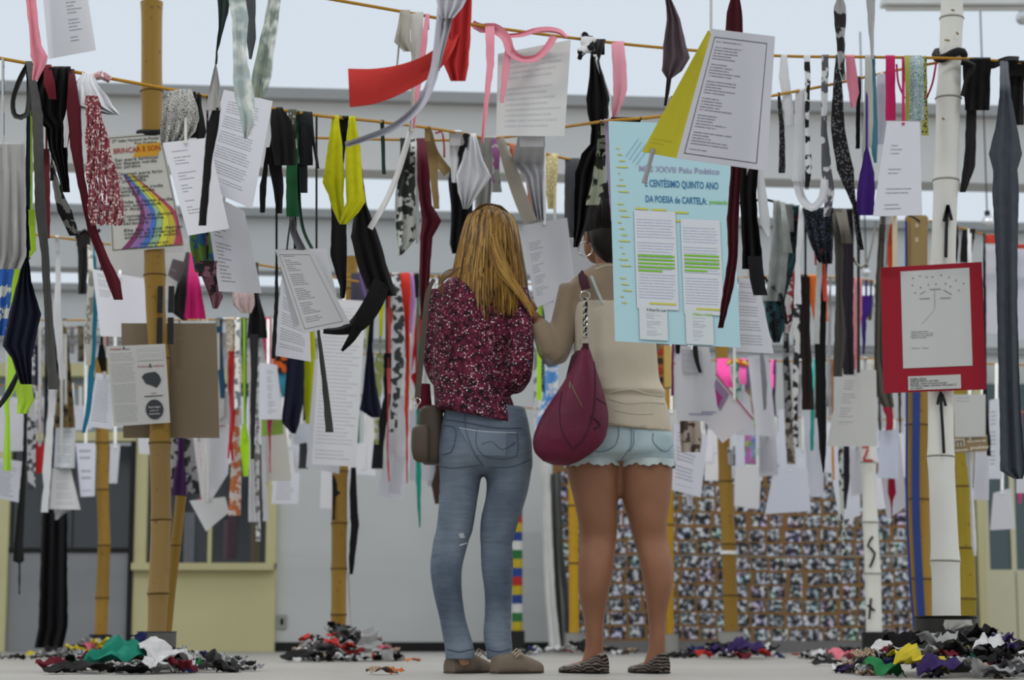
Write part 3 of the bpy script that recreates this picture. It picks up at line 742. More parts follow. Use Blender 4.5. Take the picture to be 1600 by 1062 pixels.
drape(jt, (717, 669), (792, 674), (790, 712), (742, 711), M_pock, P1, 'back_pocket'); drape(jt, (688, 664), (709, 668), (706, 708), (690, 704), M_pock, P1, 'back_pocket')
seam(jt, [(717, 668), (755, 674), (806, 676)], .0016, M_fray, P1, 'frayed_edge', .003)
for pts in ([(745, 670), (744, 693), (752, 708), (770, 716), (806, 712), (808, 678)], [(752, 694), (768, 690), (785, 702), (805, 690)], [(688, 664), (710, 668), (711, 688), (704, 706), (690, 710)], [(726, 640), (728, 672), (740, 705), (755, 728)], [(694, 655), (730, 660), (775, 668), (815, 668)]):
    seam(jt, pts, .0013, M_dst, P1, 'stitching', .003)
seam(jt, [(684, 728), (710, 731), (750, 726)], .002, M_dst, P1, 'crease', 0); seam(jt, [(764, 730), (800, 729), (828, 718)], .002, M_dst, P1, 'crease', 0)
drape(jt, (716, 834), (724, 832), (727, 840), (719, 841), M_fray, P1, 'knee_rip'); seam(jt, [(718, 852), (724, 850), (729, 848)], .003, M_fray, P1, 'frayed_edge', .002)
for pts in ([(698, 1014), (718, 1018), (740, 1013)], [(761, 1014), (780, 1018), (799, 1013)]): seam(jt, pts, .0016, M_dst, P1, 'hem_stitching', .002)
# body under the clothes
V, Fc = [], []; hd = at(764, 384, YP+.035)
ellipsoid(hd, .066, .085, .1, V, Fc); ellipsoid(hd+Vector((0, .03, -.05)), .058, .07, .075, V, Fc)
limb([(763, 400, YP+.01, .05), (760, 445, YP, .055)], V, Fc)
limb_rows([(438, 722, 800, .06), (455, 692, 812, .07), (520, 694, 788, .08), (620, 702, 782, .07), (690, 700, 816, .085), (730, 710, 808, .05)], V, Fc)
limb([(803, 455, YP, .04), (812, 500, YP-.03, .034), (812, 550, YP-.05, .032), (806, 582, YP-.03, .03), (800, 580, YP+.2, .028), (792, 576, YP+.26, .025)], V, Fc)
limb([(696, 457, YP, .038), (687, 510, YP, .034), (686, 556, YP+.02, .03), (694, 578, YP+.09, .028), (712, 576, YP+.26, .025)], V, Fc)
limb([(722, 720, YP, .05), (704, 850, YP, .036), (699, 905, YP, .034), (716, 1000, YP, .03), (722, 1040, YP+.01, .028)], V, Fc); limb([(793, 720, YP, .05), (776, 850, YP, .036), (777, 905, YP, .034), (778, 1000, YP, .03), (784, 1040, YP, .028)], V, Fc)
hV, hF = [], []
hand(hV, hF, at(792, 578, YP+.26), Vector((-.2, 1, .25)), Vector((.2, -.2, 1)), Vector((-1, 0, .1))); hand(hV, hF, at(712, 578, YP+.26), Vector((.2, 1, .25)), Vector((-.2, -.2, 1)), Vector((1, 0, .1)))
# face on the far side of the head: nose, eyes, mouth, ears
ellipsoid(hd+Vector((0, .098, -.02)), .013, .018, .024, hV, hF, 10, 8)
for s in (-1, 1):
    ellipsoid(hd+Vector((s*.03, .085, .005)), .013, .008, .009, hV, hF, 10, 8); ellipsoid(hd+Vector((s*.076, .01, -.015)), .01, .02, .03, hV, hF, 10, 8)
ellipsoid(hd+Vector((0, .092, -.062)), .024, .01, .008, hV, hF, 10, 8)
body1 = fuse('body', V, Fc, M_skin2, .01, 4, P1, (hV, hF))
# blouse
t = NT('speckled_blouse'); o = t.coords(); d = t.voro(128, o); k = t.voro(128, o, 'Color'); sp = t.node('ShaderNodeSeparateXYZ'); t.link(k, sp.inputs[0])
thr = t.math('MULTIPLY_ADD', sp.outputs[0], .28, .13); on = t.math('LESS_THAN', d, thr)
on = t.math('MULTIPLY', on, t.math('GREATER_THAN', sp.outputs[1], .12))
bgc = t.ramp(t.noise(55, o, 3), [(.38, '#15080c'), (.5, '#471226'), (.64, '#641c36')]); dc = t.ramp(sp.outputs[2], [(.0, '#8d3350'), (.45, '#b87f92'), (.75, '#d9c9cc')])
t.base(t.mix(on, bgc, dc)); t.rough(.85); t.bump(t.noise(5, o, 3), .5, .03); M_blouse = t.m
V, Fc = [], []
limb_rows([(430, 716, 800, .055), (438, 698, 814, .07), (450, 686, 822, .088), (470, 678, 824, .102), (510, 674, 803, .112), (545, 674, 791, .115), (600, 677, 791, .118), (640, 680, 805, .126), (654, 681, 813, .132, 0, .064)], V, Fc, p=2.4)
limb([(803, 452, YP, .053), (812, 500, YP-.03, .049), (813, 550, YP-.07, .048), (809, 585, YP-.07, .05), (804, 596, YP-.01, .046), (799, 590, YP+.1, .042)], V, Fc)
limb([(694, 455, YP, .05), (684, 510, YP, .05), (682, 560, YP+.02, .05), (690, 588, YP+.08, .045), (697, 588, YP+.14, .042)], V, Fc)
blouse = fuse('blouse', V, Fc, M_blouse, .0085, 3, P1); bt_ = bvh(blouse)
seam(bt_, [(796, 450), (792, 480), (790, 505)], .002, plain('blouse_dark', '#1f0c13', .9), P1, 'sleeve_seam', 0)
seam(bt_, [(792, 608), (802, 635), (809, 662)], .0035, M_blouse, P1, 'side_tie', .003)
seam(bt_, [(681, 640), (740, 650), (812, 668)], .0025, M_blouse, P1, 'hem', .001)
# hair: skull cap and many locks
hairc = ['#52381a', '#785526', '#936e34', '#ab8948', '#3d2a12', '#7f6030']
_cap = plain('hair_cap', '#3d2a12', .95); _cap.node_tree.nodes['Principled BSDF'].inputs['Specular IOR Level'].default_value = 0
HM = [plain('hair_%d' % i, c, .42, var=.18, scale=30) for i, c in enumerate(hairc)]
hrow = [(319, 752, 776, .03), (323, 743, 789, .06), (332, 733, 799, .085), (350, 725, 808, .105), (375, 718, 813, .118), (405, 711, 818, .12), (440, 704, 824, .118), (470, 702, 826, .125), (492, 705, 824, .128), (512, 712, 815, .125)]
def hev(y):
    if y <= hrow[0][0]: return hrow[0][1:]
    for a, b in zip(hrow, hrow[1:]):
        if a[0] <= y <= b[0]: k = (y-a[0])/(b[0]-a[0]); return tuple(a[i]+(b[i]-a[i])*k for i in (1, 2, 3))
    return hrow[-1][1:]
V, Fc, rings = [], [], []
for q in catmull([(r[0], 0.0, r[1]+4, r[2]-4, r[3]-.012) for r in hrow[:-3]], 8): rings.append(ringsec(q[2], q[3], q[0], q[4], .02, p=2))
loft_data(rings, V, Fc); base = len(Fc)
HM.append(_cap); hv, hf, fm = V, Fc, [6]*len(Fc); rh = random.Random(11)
for i in range(560):
    u = rh.random(); u = .5 + math.copysign(abs(2*u-1)**.8, u-.5)*.5; yend = rh.uniform(455, 508) - 30*abs(u-.5)**1.2; w1, w2 = rh.uniform(0, 6.3), rh.uniform(0, 6.3); amp = rh.uniform(.004, .02)
    P, Rd = [], []; y = 319 + rh.uniform(0, 6) + 16*abs(2*u-1)**2; drift = rh.uniform(-.05, .05); rr0 = rh.uniform(.0016, .0036)
    while y < yend:
        xl, xr, ry = hev(y); k = (y-320)/180
        uu = .5 + (u-.5)*min(1, .62+k*5) + drift*k + amp*math.sin(w1+k*5)*k*1.4
        uu = min(.995, max(.005, uu)); s = 2*uu-1
        dpt = ry*math.sqrt(max(0, 1-s*s)) + rh.uniform(-.0015, .0015) + .004*math.sin(w2+k*6)
        P.append(at(xl+(xr-xl)*uu, y, YP+.02-dpt)); Rd.append((rr0*(1-.6*max(0, k-.6)/.45), rr0*1.2)); y += 11
    if len(P) < 4: continue
    Rd[-1] = (.0008, .0008); b = len(hf); tube_data(P, Rd, 5, hv, hf); ci = rh.choices(range(6), [2, 3, 3, 2, 2, 3])[0]; fm += [ci]*(len(hf)-b)
for i in range(46):       # sweep of hair over the right shoulder
    o1 = rh.uniform(-9, 9); o2 = rh.uniform(-22, 16); Pp = catmull([(776+o1, 385+o2, 0), (786+o1, 415+o2*.8, 0), (806+o1*.5, 446+o2*.5, 0), (822+o1*.4, 470+o2*.4, 0), (834+o1*.4, 488+rh.uniform(-6, 8), 0)], 8)
    b = len(hf); tube_data([at(x, y, YP-.105-.004*math.sin(k*.5)+.03*max(0, (x-800)/35)) for k, (x, y, _) in enumerate(Pp)], [rh.uniform(.0014, .003)]*(len(Pp)-1)+[.0008], 5, hv, hf); fm += [rh.choice([1, 2, 3, 3])]*(len(hf)-b)
for i in range(14):       # wisps on the left shoulder
    o1 = rh.uniform(-3, 3); Pp = catmull([(716+o1, 418, 0), (700+o1*2, 428+o1, 0), (690+o1, 440, 0), (686+o1*2, 455+o1*3, 0)], 6); b = len(hf)
    tube_data([at(x, y, YP-.1) for x, y, _ in Pp], [.002]*(len(Pp)-1)+[.0006], 5, hv, hf); fm += [rh.choice([0, 1, 5])]*(len(hf)-b)
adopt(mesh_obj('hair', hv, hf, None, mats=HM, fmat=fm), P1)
# shoes
M_taupe = plain('taupe_suede', '#6e6255', .8, var=.1, scale=20)
pr = [(0, .024, .05), (.05, .03, .058), (.25, .034, .068), (.45, .036, .07), (.65, .04, .055), (.85, .04, .04), (.96, .028, .03), (1, .012, .018)]
s1 = shoe(P1, (702, YP-.02), (762, YP+.19), pr, M_taupe, sole=plain('sole_brown', '#4a4137', .7)); s2 = shoe(P1, (772, YP-.06), (845, YP+.07), pr, M_taupe, sole=plain('sole_brown', '#4a4137', .7))
for (x0, x1, yy) in ((742, 754, YP+.02), (800, 814, YP-.045)):
    for k in range(3):
        a = at(x0+k*3, 1020+k*3, yy); b = at(x1+k*3, 1017+k*4, yy+.02); adopt(tube('shoelace', [a, (a+b)/2+Vector((0, -.012, .012)), b], .0025, plain('lace_cream', '#a99c86', .8), n=5), P1)
# her shoulder bag (carried: a thing of its own)
bagA = tag(empty('shoulder_bag', at(668, 722, YP-.02)), 'small dark brown shoulder bag hanging at the hip of the blonde woman', 'bag')
M_brown = plain('brown_leather', '#433930', .55, var=.12, scale=12)
V, Fc = [], []; limb_rows([(634, 662, 688, .03), (640, 655, 692, .045), (680, 652, 692, .055), (718, 655, 692, .055), (725, 662, 690, .04)], V, Fc, Y=YP, p=3.2); adopt(mesh_obj('bag_body', V, Fc, M_brown), bagA)
V, Fc = [], []; limb_rows([(664, 650, 668, .02), (670, 644, 671, .035), (705, 643, 671, .038), (717, 646, 670, .03), (722, 652, 668, .015)], V, Fc, Y=YP-.05, p=3); adopt(mesh_obj('side_pocket', V, Fc, plain('brown_leather2', '#4d4237', .55)), bagA)
V, Fc = [], []; limb_rows([(600, 648, 672, .02), (625, 650, 674, .025), (642, 655, 676, .02)], V, Fc, Y=YP+.02, p=3); adopt(mesh_obj('inner_pouch', V, Fc, fabric('#5c1424')), bagA)
adopt(ribbon('strap', '', YP-.115, plain('brown_strap', '#4b4239', .6), '678,436,6,.05 668,460,8,.03 662,520,9,.02 656,580,9,.02 652,622,9,.02', parent=None, wave=.001), bagA)
for k in ('label', 'category'):
    for ch in bagA.children:
        if k in ch: del ch[k]
M_chrome = plain('chrome', '#b9b7b2', .25, .9)
def torus(name, c, R_, r, nrm, mat, root, squash=1.0):
    nrm = nrm.normalized(); s = nrm.cross(Vector((0, 0, 1))); s = s.normalized() if s.length > .1 else Vector((1, 0, 0)); u = nrm.cross(s)
    P = [c + s*math.cos(a)*R_ + u*math.sin(a)*R_*squash for a in [k*math.tau/18 for k in range(19)]]; adopt(tube(name, P, r, mat, n=6), root)
torus('ring', at(652, 627, YP-.1), .012, .0022, Vector((0.3, 1, 0)), M_chrome, bagA); torus('ring', at(651, 636, YP-.1), .01, .002, Vector((1, .3, 0)), M_chrome, bagA)

# ---- the woman in shorts
P2 = tag(empty('person', (X(968, YP), YP, 0)), 'dark-haired woman in beige top and cut-off denim shorts, back turned', 'person')
V, Fc = [], []
limb_rows([(690, 890, 966, .098, -.01), (728, 885, 967, .098), (775, 895, 965, .088), (812, 903, 965, .078), (843, 906, 963, .07, .01), (873, 904, 960, .072, -.012), (900, 903, 957, .07, -.018), (925, 904, 952, .064, -.016), (963, 911, 945, .047), (1001, 915, 943, .04, .004), (1022, 912, 943, .042, .01), (1040, 906, 944, .04, .01)], V, Fc)
limb_rows([(690, 969, 1049, .098, -.01), (728, 969, 1051, .098), (775, 972, 1048, .088), (812, 982, 1043, .078), (843, 990, 1044, .07, .01), (873, 998, 1050, .072, -.012), (900, 1003, 1052, .07, -.018), (925, 1007, 1049, .064, -.016), (963, 1012, 1041, .047), (1001, 1014, 1040, .04, .004), (1022, 1010, 1040, .042, .01), (1040, 1004, 1042, .04, .01)], V, Fc)
limb_rows([(425, 915, 1000, .06), (445, 893, 1012, .078), (500, 897, 1018, .09), (600, 902, 1022, .085), (690, 894, 1046, .10), (725, 900, 1040, .06)], V, Fc)
hd2 = at(950, 358, YP+.02)
ellipsoid(hd2, .076, .09, .115, V, Fc); ellipsoid(hd2+Vector((-.035, .045, -.05)), .052, .058, .07, V, Fc)
limb([(952, 395, YP+.01, .05), (955, 432, YP, .056)], V, Fc)
limb([(896, 450, YP, .046), (882, 505, YP-.01, .042), (868, 552, YP-.03, .037), (853, 525, YP-.04, .033), (839, 500, YP-.03, .023)], V, Fc)
limb([(1008, 450, YP, .046), (1016, 510, YP+.03, .042), (1012, 548, YP+.1, .036), (990, 530, YP+.25, .03), (975, 515, YP+.32, .025)], V, Fc)
# feet
for (hx, tx) in ((940, 886), (1036, 994)):
    limb([(hx-8, 1034, YP-.0, .03), ((hx+tx)/2, 1042, YP+.07, .026), (tx, 1046, YP+.14, .018)], V, Fc)
hV, hF = [], []
hand(hV, hF, at(839, 500, YP-.03), Vector((-.35, .8, .35)), Vector((1, .35, .1)), Vector((.1, -.2, 1)), curl=.5); hand(hV, hF, at(975, 515, YP+.32), Vector((-.6, .8, .4)), Vector((.2, -.3, 1)), Vector((-1, -.3, 0)))
ellipsoid(hd2+Vector((-.068, .09, -.02)), .018, .013, .022, hV, hF, 10, 8)          # nose, turned towards the pages
ellipsoid(hd2+Vector((-.078, .035, .0)), .008, .012, .008, hV, hF, 10, 8); ellipsoid(hd2+Vector((-.02, .092, .004)), .012, .008, .008, hV, hF, 10, 8)
ellipsoid(hd2+Vector((-.06, .082, -.06)), .018, .012, .008, hV, hF, 10, 8)
ellipsoid(hd2+Vector((-.074, -.012, -.028)), .009, .018, .03, hV, hF, 12, 10)          # ear
body2 = fuse('body', V, Fc, M_skin, .0085, 4, P2, (hV, hF)); b2 = bvh(body2)
# shorts
t = NT('denim_light'); o = t.coords(); f = t.noise(7, o, 5); t.base(t.mix(t.ramp(f, [(.3, '#000000'), (.7, '#ffffff')]), rgb('#7f939d'), rgb('#a9b8bc'))); t.rough(.88); t.bump(t.noise(26, o, 3), .35, .006); M_shorts = t.m
V, Fc = [], []
limb_rows([(640, 898, 1042, .108), (665, 892, 1047, .122), (695, 888, 1052, .132, -.01), (712, 888, 1053, .125, -.008), (722, 900, 1040, .08, .01)], V, Fc, p=2.5)
limb_rows([(680, 889, 967, .112, -.01), (705, 886, 968, .114, -.008), (724, 883, 969, .108, 0)], V, Fc); limb_rows([(680, 968, 1052, .112, -.01), (705, 968, 1054, .114, -.008), (724, 967, 1054, .108, 0)], V, Fc)
shorts = fuse('shorts', V, Fc, M_shorts, .0085, 3, P2); st_ = bvh(shorts)
for (xl, xr, ph) in ((882, 970, .3), (967, 1055, 1.2)):
    r0 = ringsec(xl, xr, 719, .112, 0, n=72, p=2.1); V, Fc = [], []
    for k in range(73):
        p = r0[k % 72]; dz = .016 + .011*abs(math.sin(k*.30+ph)) + .003*math.sin(k*1.9)
        q = p + Vector((0, 0, -dz)); cc = (p - Vector((at((xl+xr)/2, 719, YP)))).normalized(); q += Vector((cc.x, cc.y, 0))*.005*math.sin(k*.6)
        V += [p, q, q + Vector((-cc.x*.002, -cc.y*.002, 0)), p + Vector((-cc.x*.002, -cc.y*.002, 0))]
    for k in range(72):
        for a, b in ((0, 1), (1, 2), (2, 3), (3, 0)): Fc.append((k*4+a, k*4+b, k*4+4+b, k*4+4+a))
    adopt(mesh_obj('frayed_hem', V, Fc, plain('denim_fray', '#a9b4b4', .9, var=.08)), P2)
M_sst = plain('short_stitch', '#6a7c86', .9)
for pts in ([(917, 660), (963, 663), (962, 694), (936, 706), (908, 694)], [(1021, 676), (1021, 691), (1039, 705), (1051, 695)], [(986, 670), (986, 695), (978, 708), (969, 722)], [(990, 672), (990, 694), (983, 706)]): seam(st_, pts, .0016, M_sst, P2, 'stitching', .002)
# beige top: tank and sheer yoke with sleeves
M_tank = NT('beige_jersey'); o = M_tank.coords(); M_tank.base(M_tank.mix(M_tank.noise(5, o, 3), rgb('#a89d8c'), rgb('#bab09f'))); M_tank.rough(.9); M_tank.bump(M_tank.noise(4, o, 2), .4, .03); M_tank = M_tank.m
t = NT('sheer_beige'); t.base(rgb('#93836f')); t.rough(.9); t.b.inputs['Alpha'].default_value = .7; M_sheer = t.m
V, Fc = [], []
limb_rows([(474, 892, 1020, .108), (500, 893, 1022, .112), (545, 897, 1026, .11), (590, 893, 1030, .113), (606, 890, 1036, .12, -.004), (614, 889, 1040, .128, -.006), (622, 892, 1038, .12), (632, 888, 1042, .13), (650, 887, 1046, .134), (672, 886, 1050, .138, -.004, .03)], V, Fc, p=2.5, step=4)
tank = fuse('tank_top', V, Fc, M_tank, .007, 2, P2); tt_ = bvh(tank)
M_fold = plain('beige_fold', '#9d8f7a', .9)
for pts in ([(952, 613), (985, 608), (1010, 615), (1036, 618)], [(950, 623), (980, 630), (1010, 628), (1038, 630)], [(960, 640), (990, 646), (1020, 646)]): seam(tt_, pts, .004, M_tank, P2, 'gathered_fold', -.001)
seam(tt_, [(930, 657), (980, 665), (1048, 676)], .0018, M_fold, P2, 'hem_stitching', .001)
V, Fc = [], []
limb_rows([(414, 928, 985, .062), (424, 912, 1000, .07), (436, 894, 1012, .084), (450, 888, 1016, .096), (480, 890, 1020, .108), (500, 893, 1021, .108)], V, Fc, p=2.3, step=5)
limb([(897, 448, YP, .054), (884, 500, YP-.01, .051), (869, 552, YP-.03, .046), (862, 556, YP-.04, .044), (853, 530, YP-.045, .041), (841, 505, YP-.035, .031)], V, Fc)
limb([(1007, 448, YP, .054), (1015, 510, YP+.03, .05), (1010, 545, YP+.1, .044), (992, 532, YP+.22, .037)], V, Fc)
yoke = fuse('sheer_yoke', V, Fc, M_sheer, .008, 3, P2); yt = bvh(yoke)
seam(yt, [(924, 432), (931, 450), (942, 475)], .006, fabric('#a8b0ac'), P2, 'shoulder_strap', .0); seam(yt, [(930, 421), (945, 415), (962, 414)], .003, fabric('#b3a894'), P2, 'neck_binding', .001)
for k in range(6): seam(yt, [(838+k*3.6, 512+k*8), (846+k*3.6, 508+k*8), (853+k*3, 503+k*8)], .0025, M_sheer, P2, 'sleeve_crease', -.001)
# hair, ear ring, glasses
M_dark = plain('dark_hair', '#15110f', .45, var=.25, scale=25)
V, Fc = [], []; ellipsoid(hd2+Vector((.006, -.02, .022)), .09, .098, .108, V, Fc); ellipsoid(hd2+Vector((.012, -.05, -.03)), .082, .07, .098, V, Fc); ellipsoid(hd2+Vector((.02, -.035, -.105)), .05, .05, .06, V, Fc)
limb([(932, 310, YP, .04), (950, 300, YP-.03, .05), (968, 318, YP-.05, .04)], V, Fc)
fuse('hair', V, Fc, M_dark, .009, 3, P2)
hv, hf = [], []
for i in range(120):
    a0 = R(-.95, .95); P = []
    for k in range(9):
        th = .15+k*.22; P.append(hd2+Vector((.008+.094*math.sin(th)*math.sin(a0*1.5), -.02-.104*math.sin(th)*math.cos(a0*1.5), .022+.112*math.cos(th))))
    tube_data(P, .0025, 4, hv, hf)
adopt(mesh_obj('hair_strands', hv, hf, M_dark), P2)
torus('hoop_earring', hd2+Vector((-.082, -.015, -.075)), .027, .0022, Vector((.35, 1, 0)), M_chrome, P2)
adopt(tube('glasses_temple', [hd2+Vector((-.076, -.01, .002)), hd2+Vector((-.082, .04, .004)), hd2+Vector((-.086, .09, .0))], .003, M_black), P2); torus('glasses_rim', hd2+Vector((-.07, .1, -.006)), .022, .002, Vector((.9, .6, 0)), M_black, P2, .8)
# flats
t = NT('zebra_flats'); o = t.coords(); wv = t.node('ShaderNodeTexWave', bands_direction='Z'); wv.inputs['Scale'].default_value = 26; wv.inputs['Distortion'].default_value = 9; t.link(o, wv.inputs['Vector'])
t.base(t.ramp(wv.outputs['Fac'], [(0, '#14110f'), (.72, '#17130f'), (.84, '#6d6152'), (1, '#7c6f5e')])); t.rough(.5); M_zeb = t.m
pf = [(0, .022, .062), (.05, .029, .066), (.22, .033, .052), (.45, .034, .034), (.65, .039, .026), (.85, .038, .022), (.96, .026, .018), (1, .01, .012)]
shoe(P2, (944, YP-.07), (879, YP+.12), pf, M_zeb, 'flat_shoe'); shoe(P2, (1038, YP-.07), (989, YP+.14), pf, M_zeb, 'flat_shoe')
# her maroon bag
bagB = tag(empty('hobo_bag', at(890, 724, YP-.2)), 'slouchy maroon hobo bag with a chain strap at the hip of the woman in shorts', 'bag')
t = NT('maroon_leather'); o = t.coords(); t.base(t.mix(t.noise(6, o, 4), rgb('#4a1127'), rgb('#6e1b3c'))); t.rough(.5); t.bump(t.noise(9, o, 3), .45, .03); M_mar = t.m
V, Fc = [], []; YBG = YP-.2
limb_rows([(541, 909, 920, .014), (552, 903, 924, .03), (575, 893, 931, .05), (605, 875, 941, .07), (640, 852, 950, .085), (668, 838, 950, .092), (690, 832, 943, .09), (708, 836, 925, .075), (720, 848, 906, .05), (727, 866, 888, .02)], V, Fc, Y=YBG, p=2.2)
bb_ = fuse('bag_body', V, Fc, M_mar, .006, 2, bagB); gt = bvh(bb_)
V, Fc = [], []; limb_rows([(590, 884, 905, .02), (556, 893, 910, .018), (548, 900, 912, .012)], V, Fc, Y=YBG+.05); adopt(mesh_obj('back_flap', V, Fc, plain('maroon_dark', '#3a0d1e', .6)), bagB)
M_pip = plain('maroon_piping', '#3a0c1d', .5); M_zip = plain('zip_brass', '#6e5f4b', .4, .6)
seam(gt, [(878, 612), (874, 640), (878, 672), (893, 700)], .002, M_pip, bagB, 'piping', .0005); seam(gt, [(893, 602), (902, 620), (910, 636)], .0022, M_zip, bagB, 'zipper', .001)
seam(gt, [(926, 552), (930, 590), (928, 640), (915, 680), (896, 702)], .003, M_pip, bagB, 'piping', .0005); seam(gt, [(930, 585), (938, 587), (943, 590)], .003, M_pip, bagB, 'pleat', 0); seam(gt, [(932, 622), (941, 628), (950, 635)], .003, M_pip, bagB, 'pleat', 0); seam(gt, [(922, 652), (930, 655), (937, 664), (928, 670)], .004, M_pip, bagB, 'pleat', 0)
q = hitpt(gt, 891, 596, .004); adopt(tube('zip_pull', [q, q+Vector((0, -.004, -.016)), q+Vector((-.002, -.004, -.026))], [.003, .006, .004], M_zip), bagB)
yc = YP-.165
for yy, r in ((532, .0165), (462, .0165)): torus('ring', at(915 if yy > 500 else 914, yy, yc), r, .0028, Vector((0, 1, .1)), M_chrome, bagB)
for k in range(12): torus('chain_link', at(915-.2*math.sin(k), 524-k*5, yc+(.006 if k % 2 else -.006)), .0085, .003, Vector((.9 if k % 2 else -.7, .7, .3)), M_chrome, bagB, 1.15)
adopt(ribbon('woven_lace', '', yc, fabric('#1c1718'), '915,524,5 913,500,5 916,480,5 914,466,5', wave=.006), bagB)
adopt(ribbon('strap', '', yc+.01, fabric('#3a1a26'), '916,452,14 912,440,15,.01 910,430,14,.06 914,426,13,.12', wave=.0), bagB)
adopt(ribbon('strap_loop', '', YBG-.02, fabric('#3a1a26'), '915,536,9 915,545,10', wave=0), bagB)
for ch in bagB.children:
    for k in ('label', 'category'):
        if k in ch: del ch[k]
# ---------------------------------------------------------------- hanging cloths and pages
FS, RB, GM, KC, SC, PS = 'fabric_strip', 'ribbon', 'garment', 'kerchief', 'scarf', 'paper_sheet'
BLK, CHA, WHT, GRY, MAR, NAV = '#121113', '#3a3a39', '#d4d5d8', '#8d8d8e', '#4a0f1b', '#14172b'
def c(label, Y, mat, rows, name=FS, **k):
    o = cloth(name, label, Y, mat, rows, **k); _last[0] = o; return o
_last = [None]
def tail(Y, mat, rows, name='tail', **k):
    return cloth(name, '', Y, mat, rows, wrap=False, parent=_last[0], **k)
def r(label, Y, mat, pts, name=RB, **k): return ribbon(name, label, Y, mat, pts, **k)
def p(label, Y, mat, *q, **k): return paper(k.pop('name', PS), label, Y, mat, *q, **k)
def poem(seed, **k): return paper_mat('poem', seed, **k)
def para(seed, **k): return paper_mat('para', seed, **k)
def hand_w(seed, **k): return paper_mat('hand', seed, **k)
def blank(tint='#d6d7dc', seed=0): return paper_mat('blank', seed, tint)

# --- the high near rope
c('pale pink streamer knotted beside the curled page', 4.95, '#d98a9a', '-100:40,54 0:40,56 40:45,60 70:47,64 88:48,74 100:52,72 125:50,58')
p('curled grey-white page beside the pale pink streamer', 4.7, poem(2, left=.5, right=.95, tint='#cfd0d6'), (58, -100), (122, -100), (150, 78), (76, 92), curl=.05)
sc = c('pale teal floral scarf twisted down before a printed page', 4.6, fabric('#9fb0b0', 'print', '#b9a79c'), '-100:360,388 0:357,384 30:362,388 80:364,384 120:364,391 150:366,397 175:374,399 195:377,396 216:381,386', SC)
c('grey green tail of scarf hanging slantwise', 4.66, fabric('#7f8f88', 'print', '#a3ab98'), '-100:424,444 0:419,438 40:411,434 80:402,428 120:393,424 152:392,414', SC)
c('dark teal strip pinched thin, with silver grey cone and black tail', 4.63, fabric('#27302f'), '-100:338,362 0:340,360 20:341,356 45:341,349 80:337,340 100:336,339')
tail(4.62, '#8d8c8a', '100:336,338 130:329,343 172:320,345', 'grey_cone')
tail(4.61, BLK, '168:333,345 200:323,341 250:319,331 352:310,322', 'tail')
c('short dark grey rag behind the pale teal scarf', 4.72, '#55585a', '-100:380,400 0:379,399 30:385,399 60:385,400 92:389,393')
c('bright red gauze streamer hanging from the high rope', 4.35, '#b02a2c', '-96:700,738 0:706,737 60:701,735 100:693,732 126:704,727', RB)
r('red gauze streamer blown out sideways to a blunt end', 4.3, '#b8342f', '714,30,16,.05 700,70,22,.02 672,100,32 630,121,42 585,134,54 545,137,60')
c('lavender grey knot at the top of the red streamer', 4.25, '#a9a8b0', '-96:690,720 0:682,728 12:684,722 28:690,708', RB)
r('lavender grey ribbon curling away below the red streamer', 4.25, '#a9a8b3', '690,10,13 683,80,13 676,120,14 655,165,14 615,198,11 570,216,9 540,226,9')
r('short lavender grey tail in front of the red streamer', 4.24, '#b4b3bb', '704,12,10 698,45,10 688,85,8 684,110,6')
c('mauve grey pointed cloth above the yellow page', 4.7, '#55484f', '-96:1038,1052 0:1040,1050 30:1042,1063 70:1036,1072 90:1036,1078 110:1034,1066 122:1042,1050 165:1037,1042', KC)
c('long maroon velvet strip falling behind the framed poem page, before blue poster', 4.66, '#3d0a15', '-96:1138,1160 0:1141,1156 20:1136,1160 54:1133,1161 150:1140,1158 264:1142,1158 340:1136,1154 400:1138,1153 450:1130,1146 512:1122,1130')
_yp = p('bright yellow page behind the framed poem page', 4.56, paper_mat('sparse', 6, '#b9b02e', '#a19822', left=.1, top=.88, bot=.95), (1106, 48), (1116, 46), (1062, 248), (1003, 237), curl=.01, tie=-92)
p('grey-white page with a poem printed inside a frame, before yellow page', 4.5, poem(5, frame=True, lines=46, left=.11, right=.72, tint='#b9b9c1', ink='#4c4c55', top=.08, bot=.93, stanza=6), (1113, 45), (1211, 57), (1198, 267), (1057, 247), curl=.03)
ribbon('ribbon_end', '', 4.56, '#8e8e92', '1021,232,7 1013,262,7 1006,286,8', parent=_yp, wave=.004)
c('grey strip with black ends over the top rope near the white pole', 4.7, fabric('#8f8f90', 'bw', '#222224'), '-96:1308,1318 0:1307,1318 10:1303,1322 38:1304,1322 50:1306,1320 110:1311,1320 125:1316,1322')
c('plain pale grey strip tapering to a point over the top rope', 4.75, '#a3a3a5', '-96:1353,1367 0:1354,1368 40:1357,1366 92:1361,1365')
r('thin grey strip hanging beside the yellow page top', 4.72, '#5d5458', '1050,150,3 1046,190,5 1040,215,5')

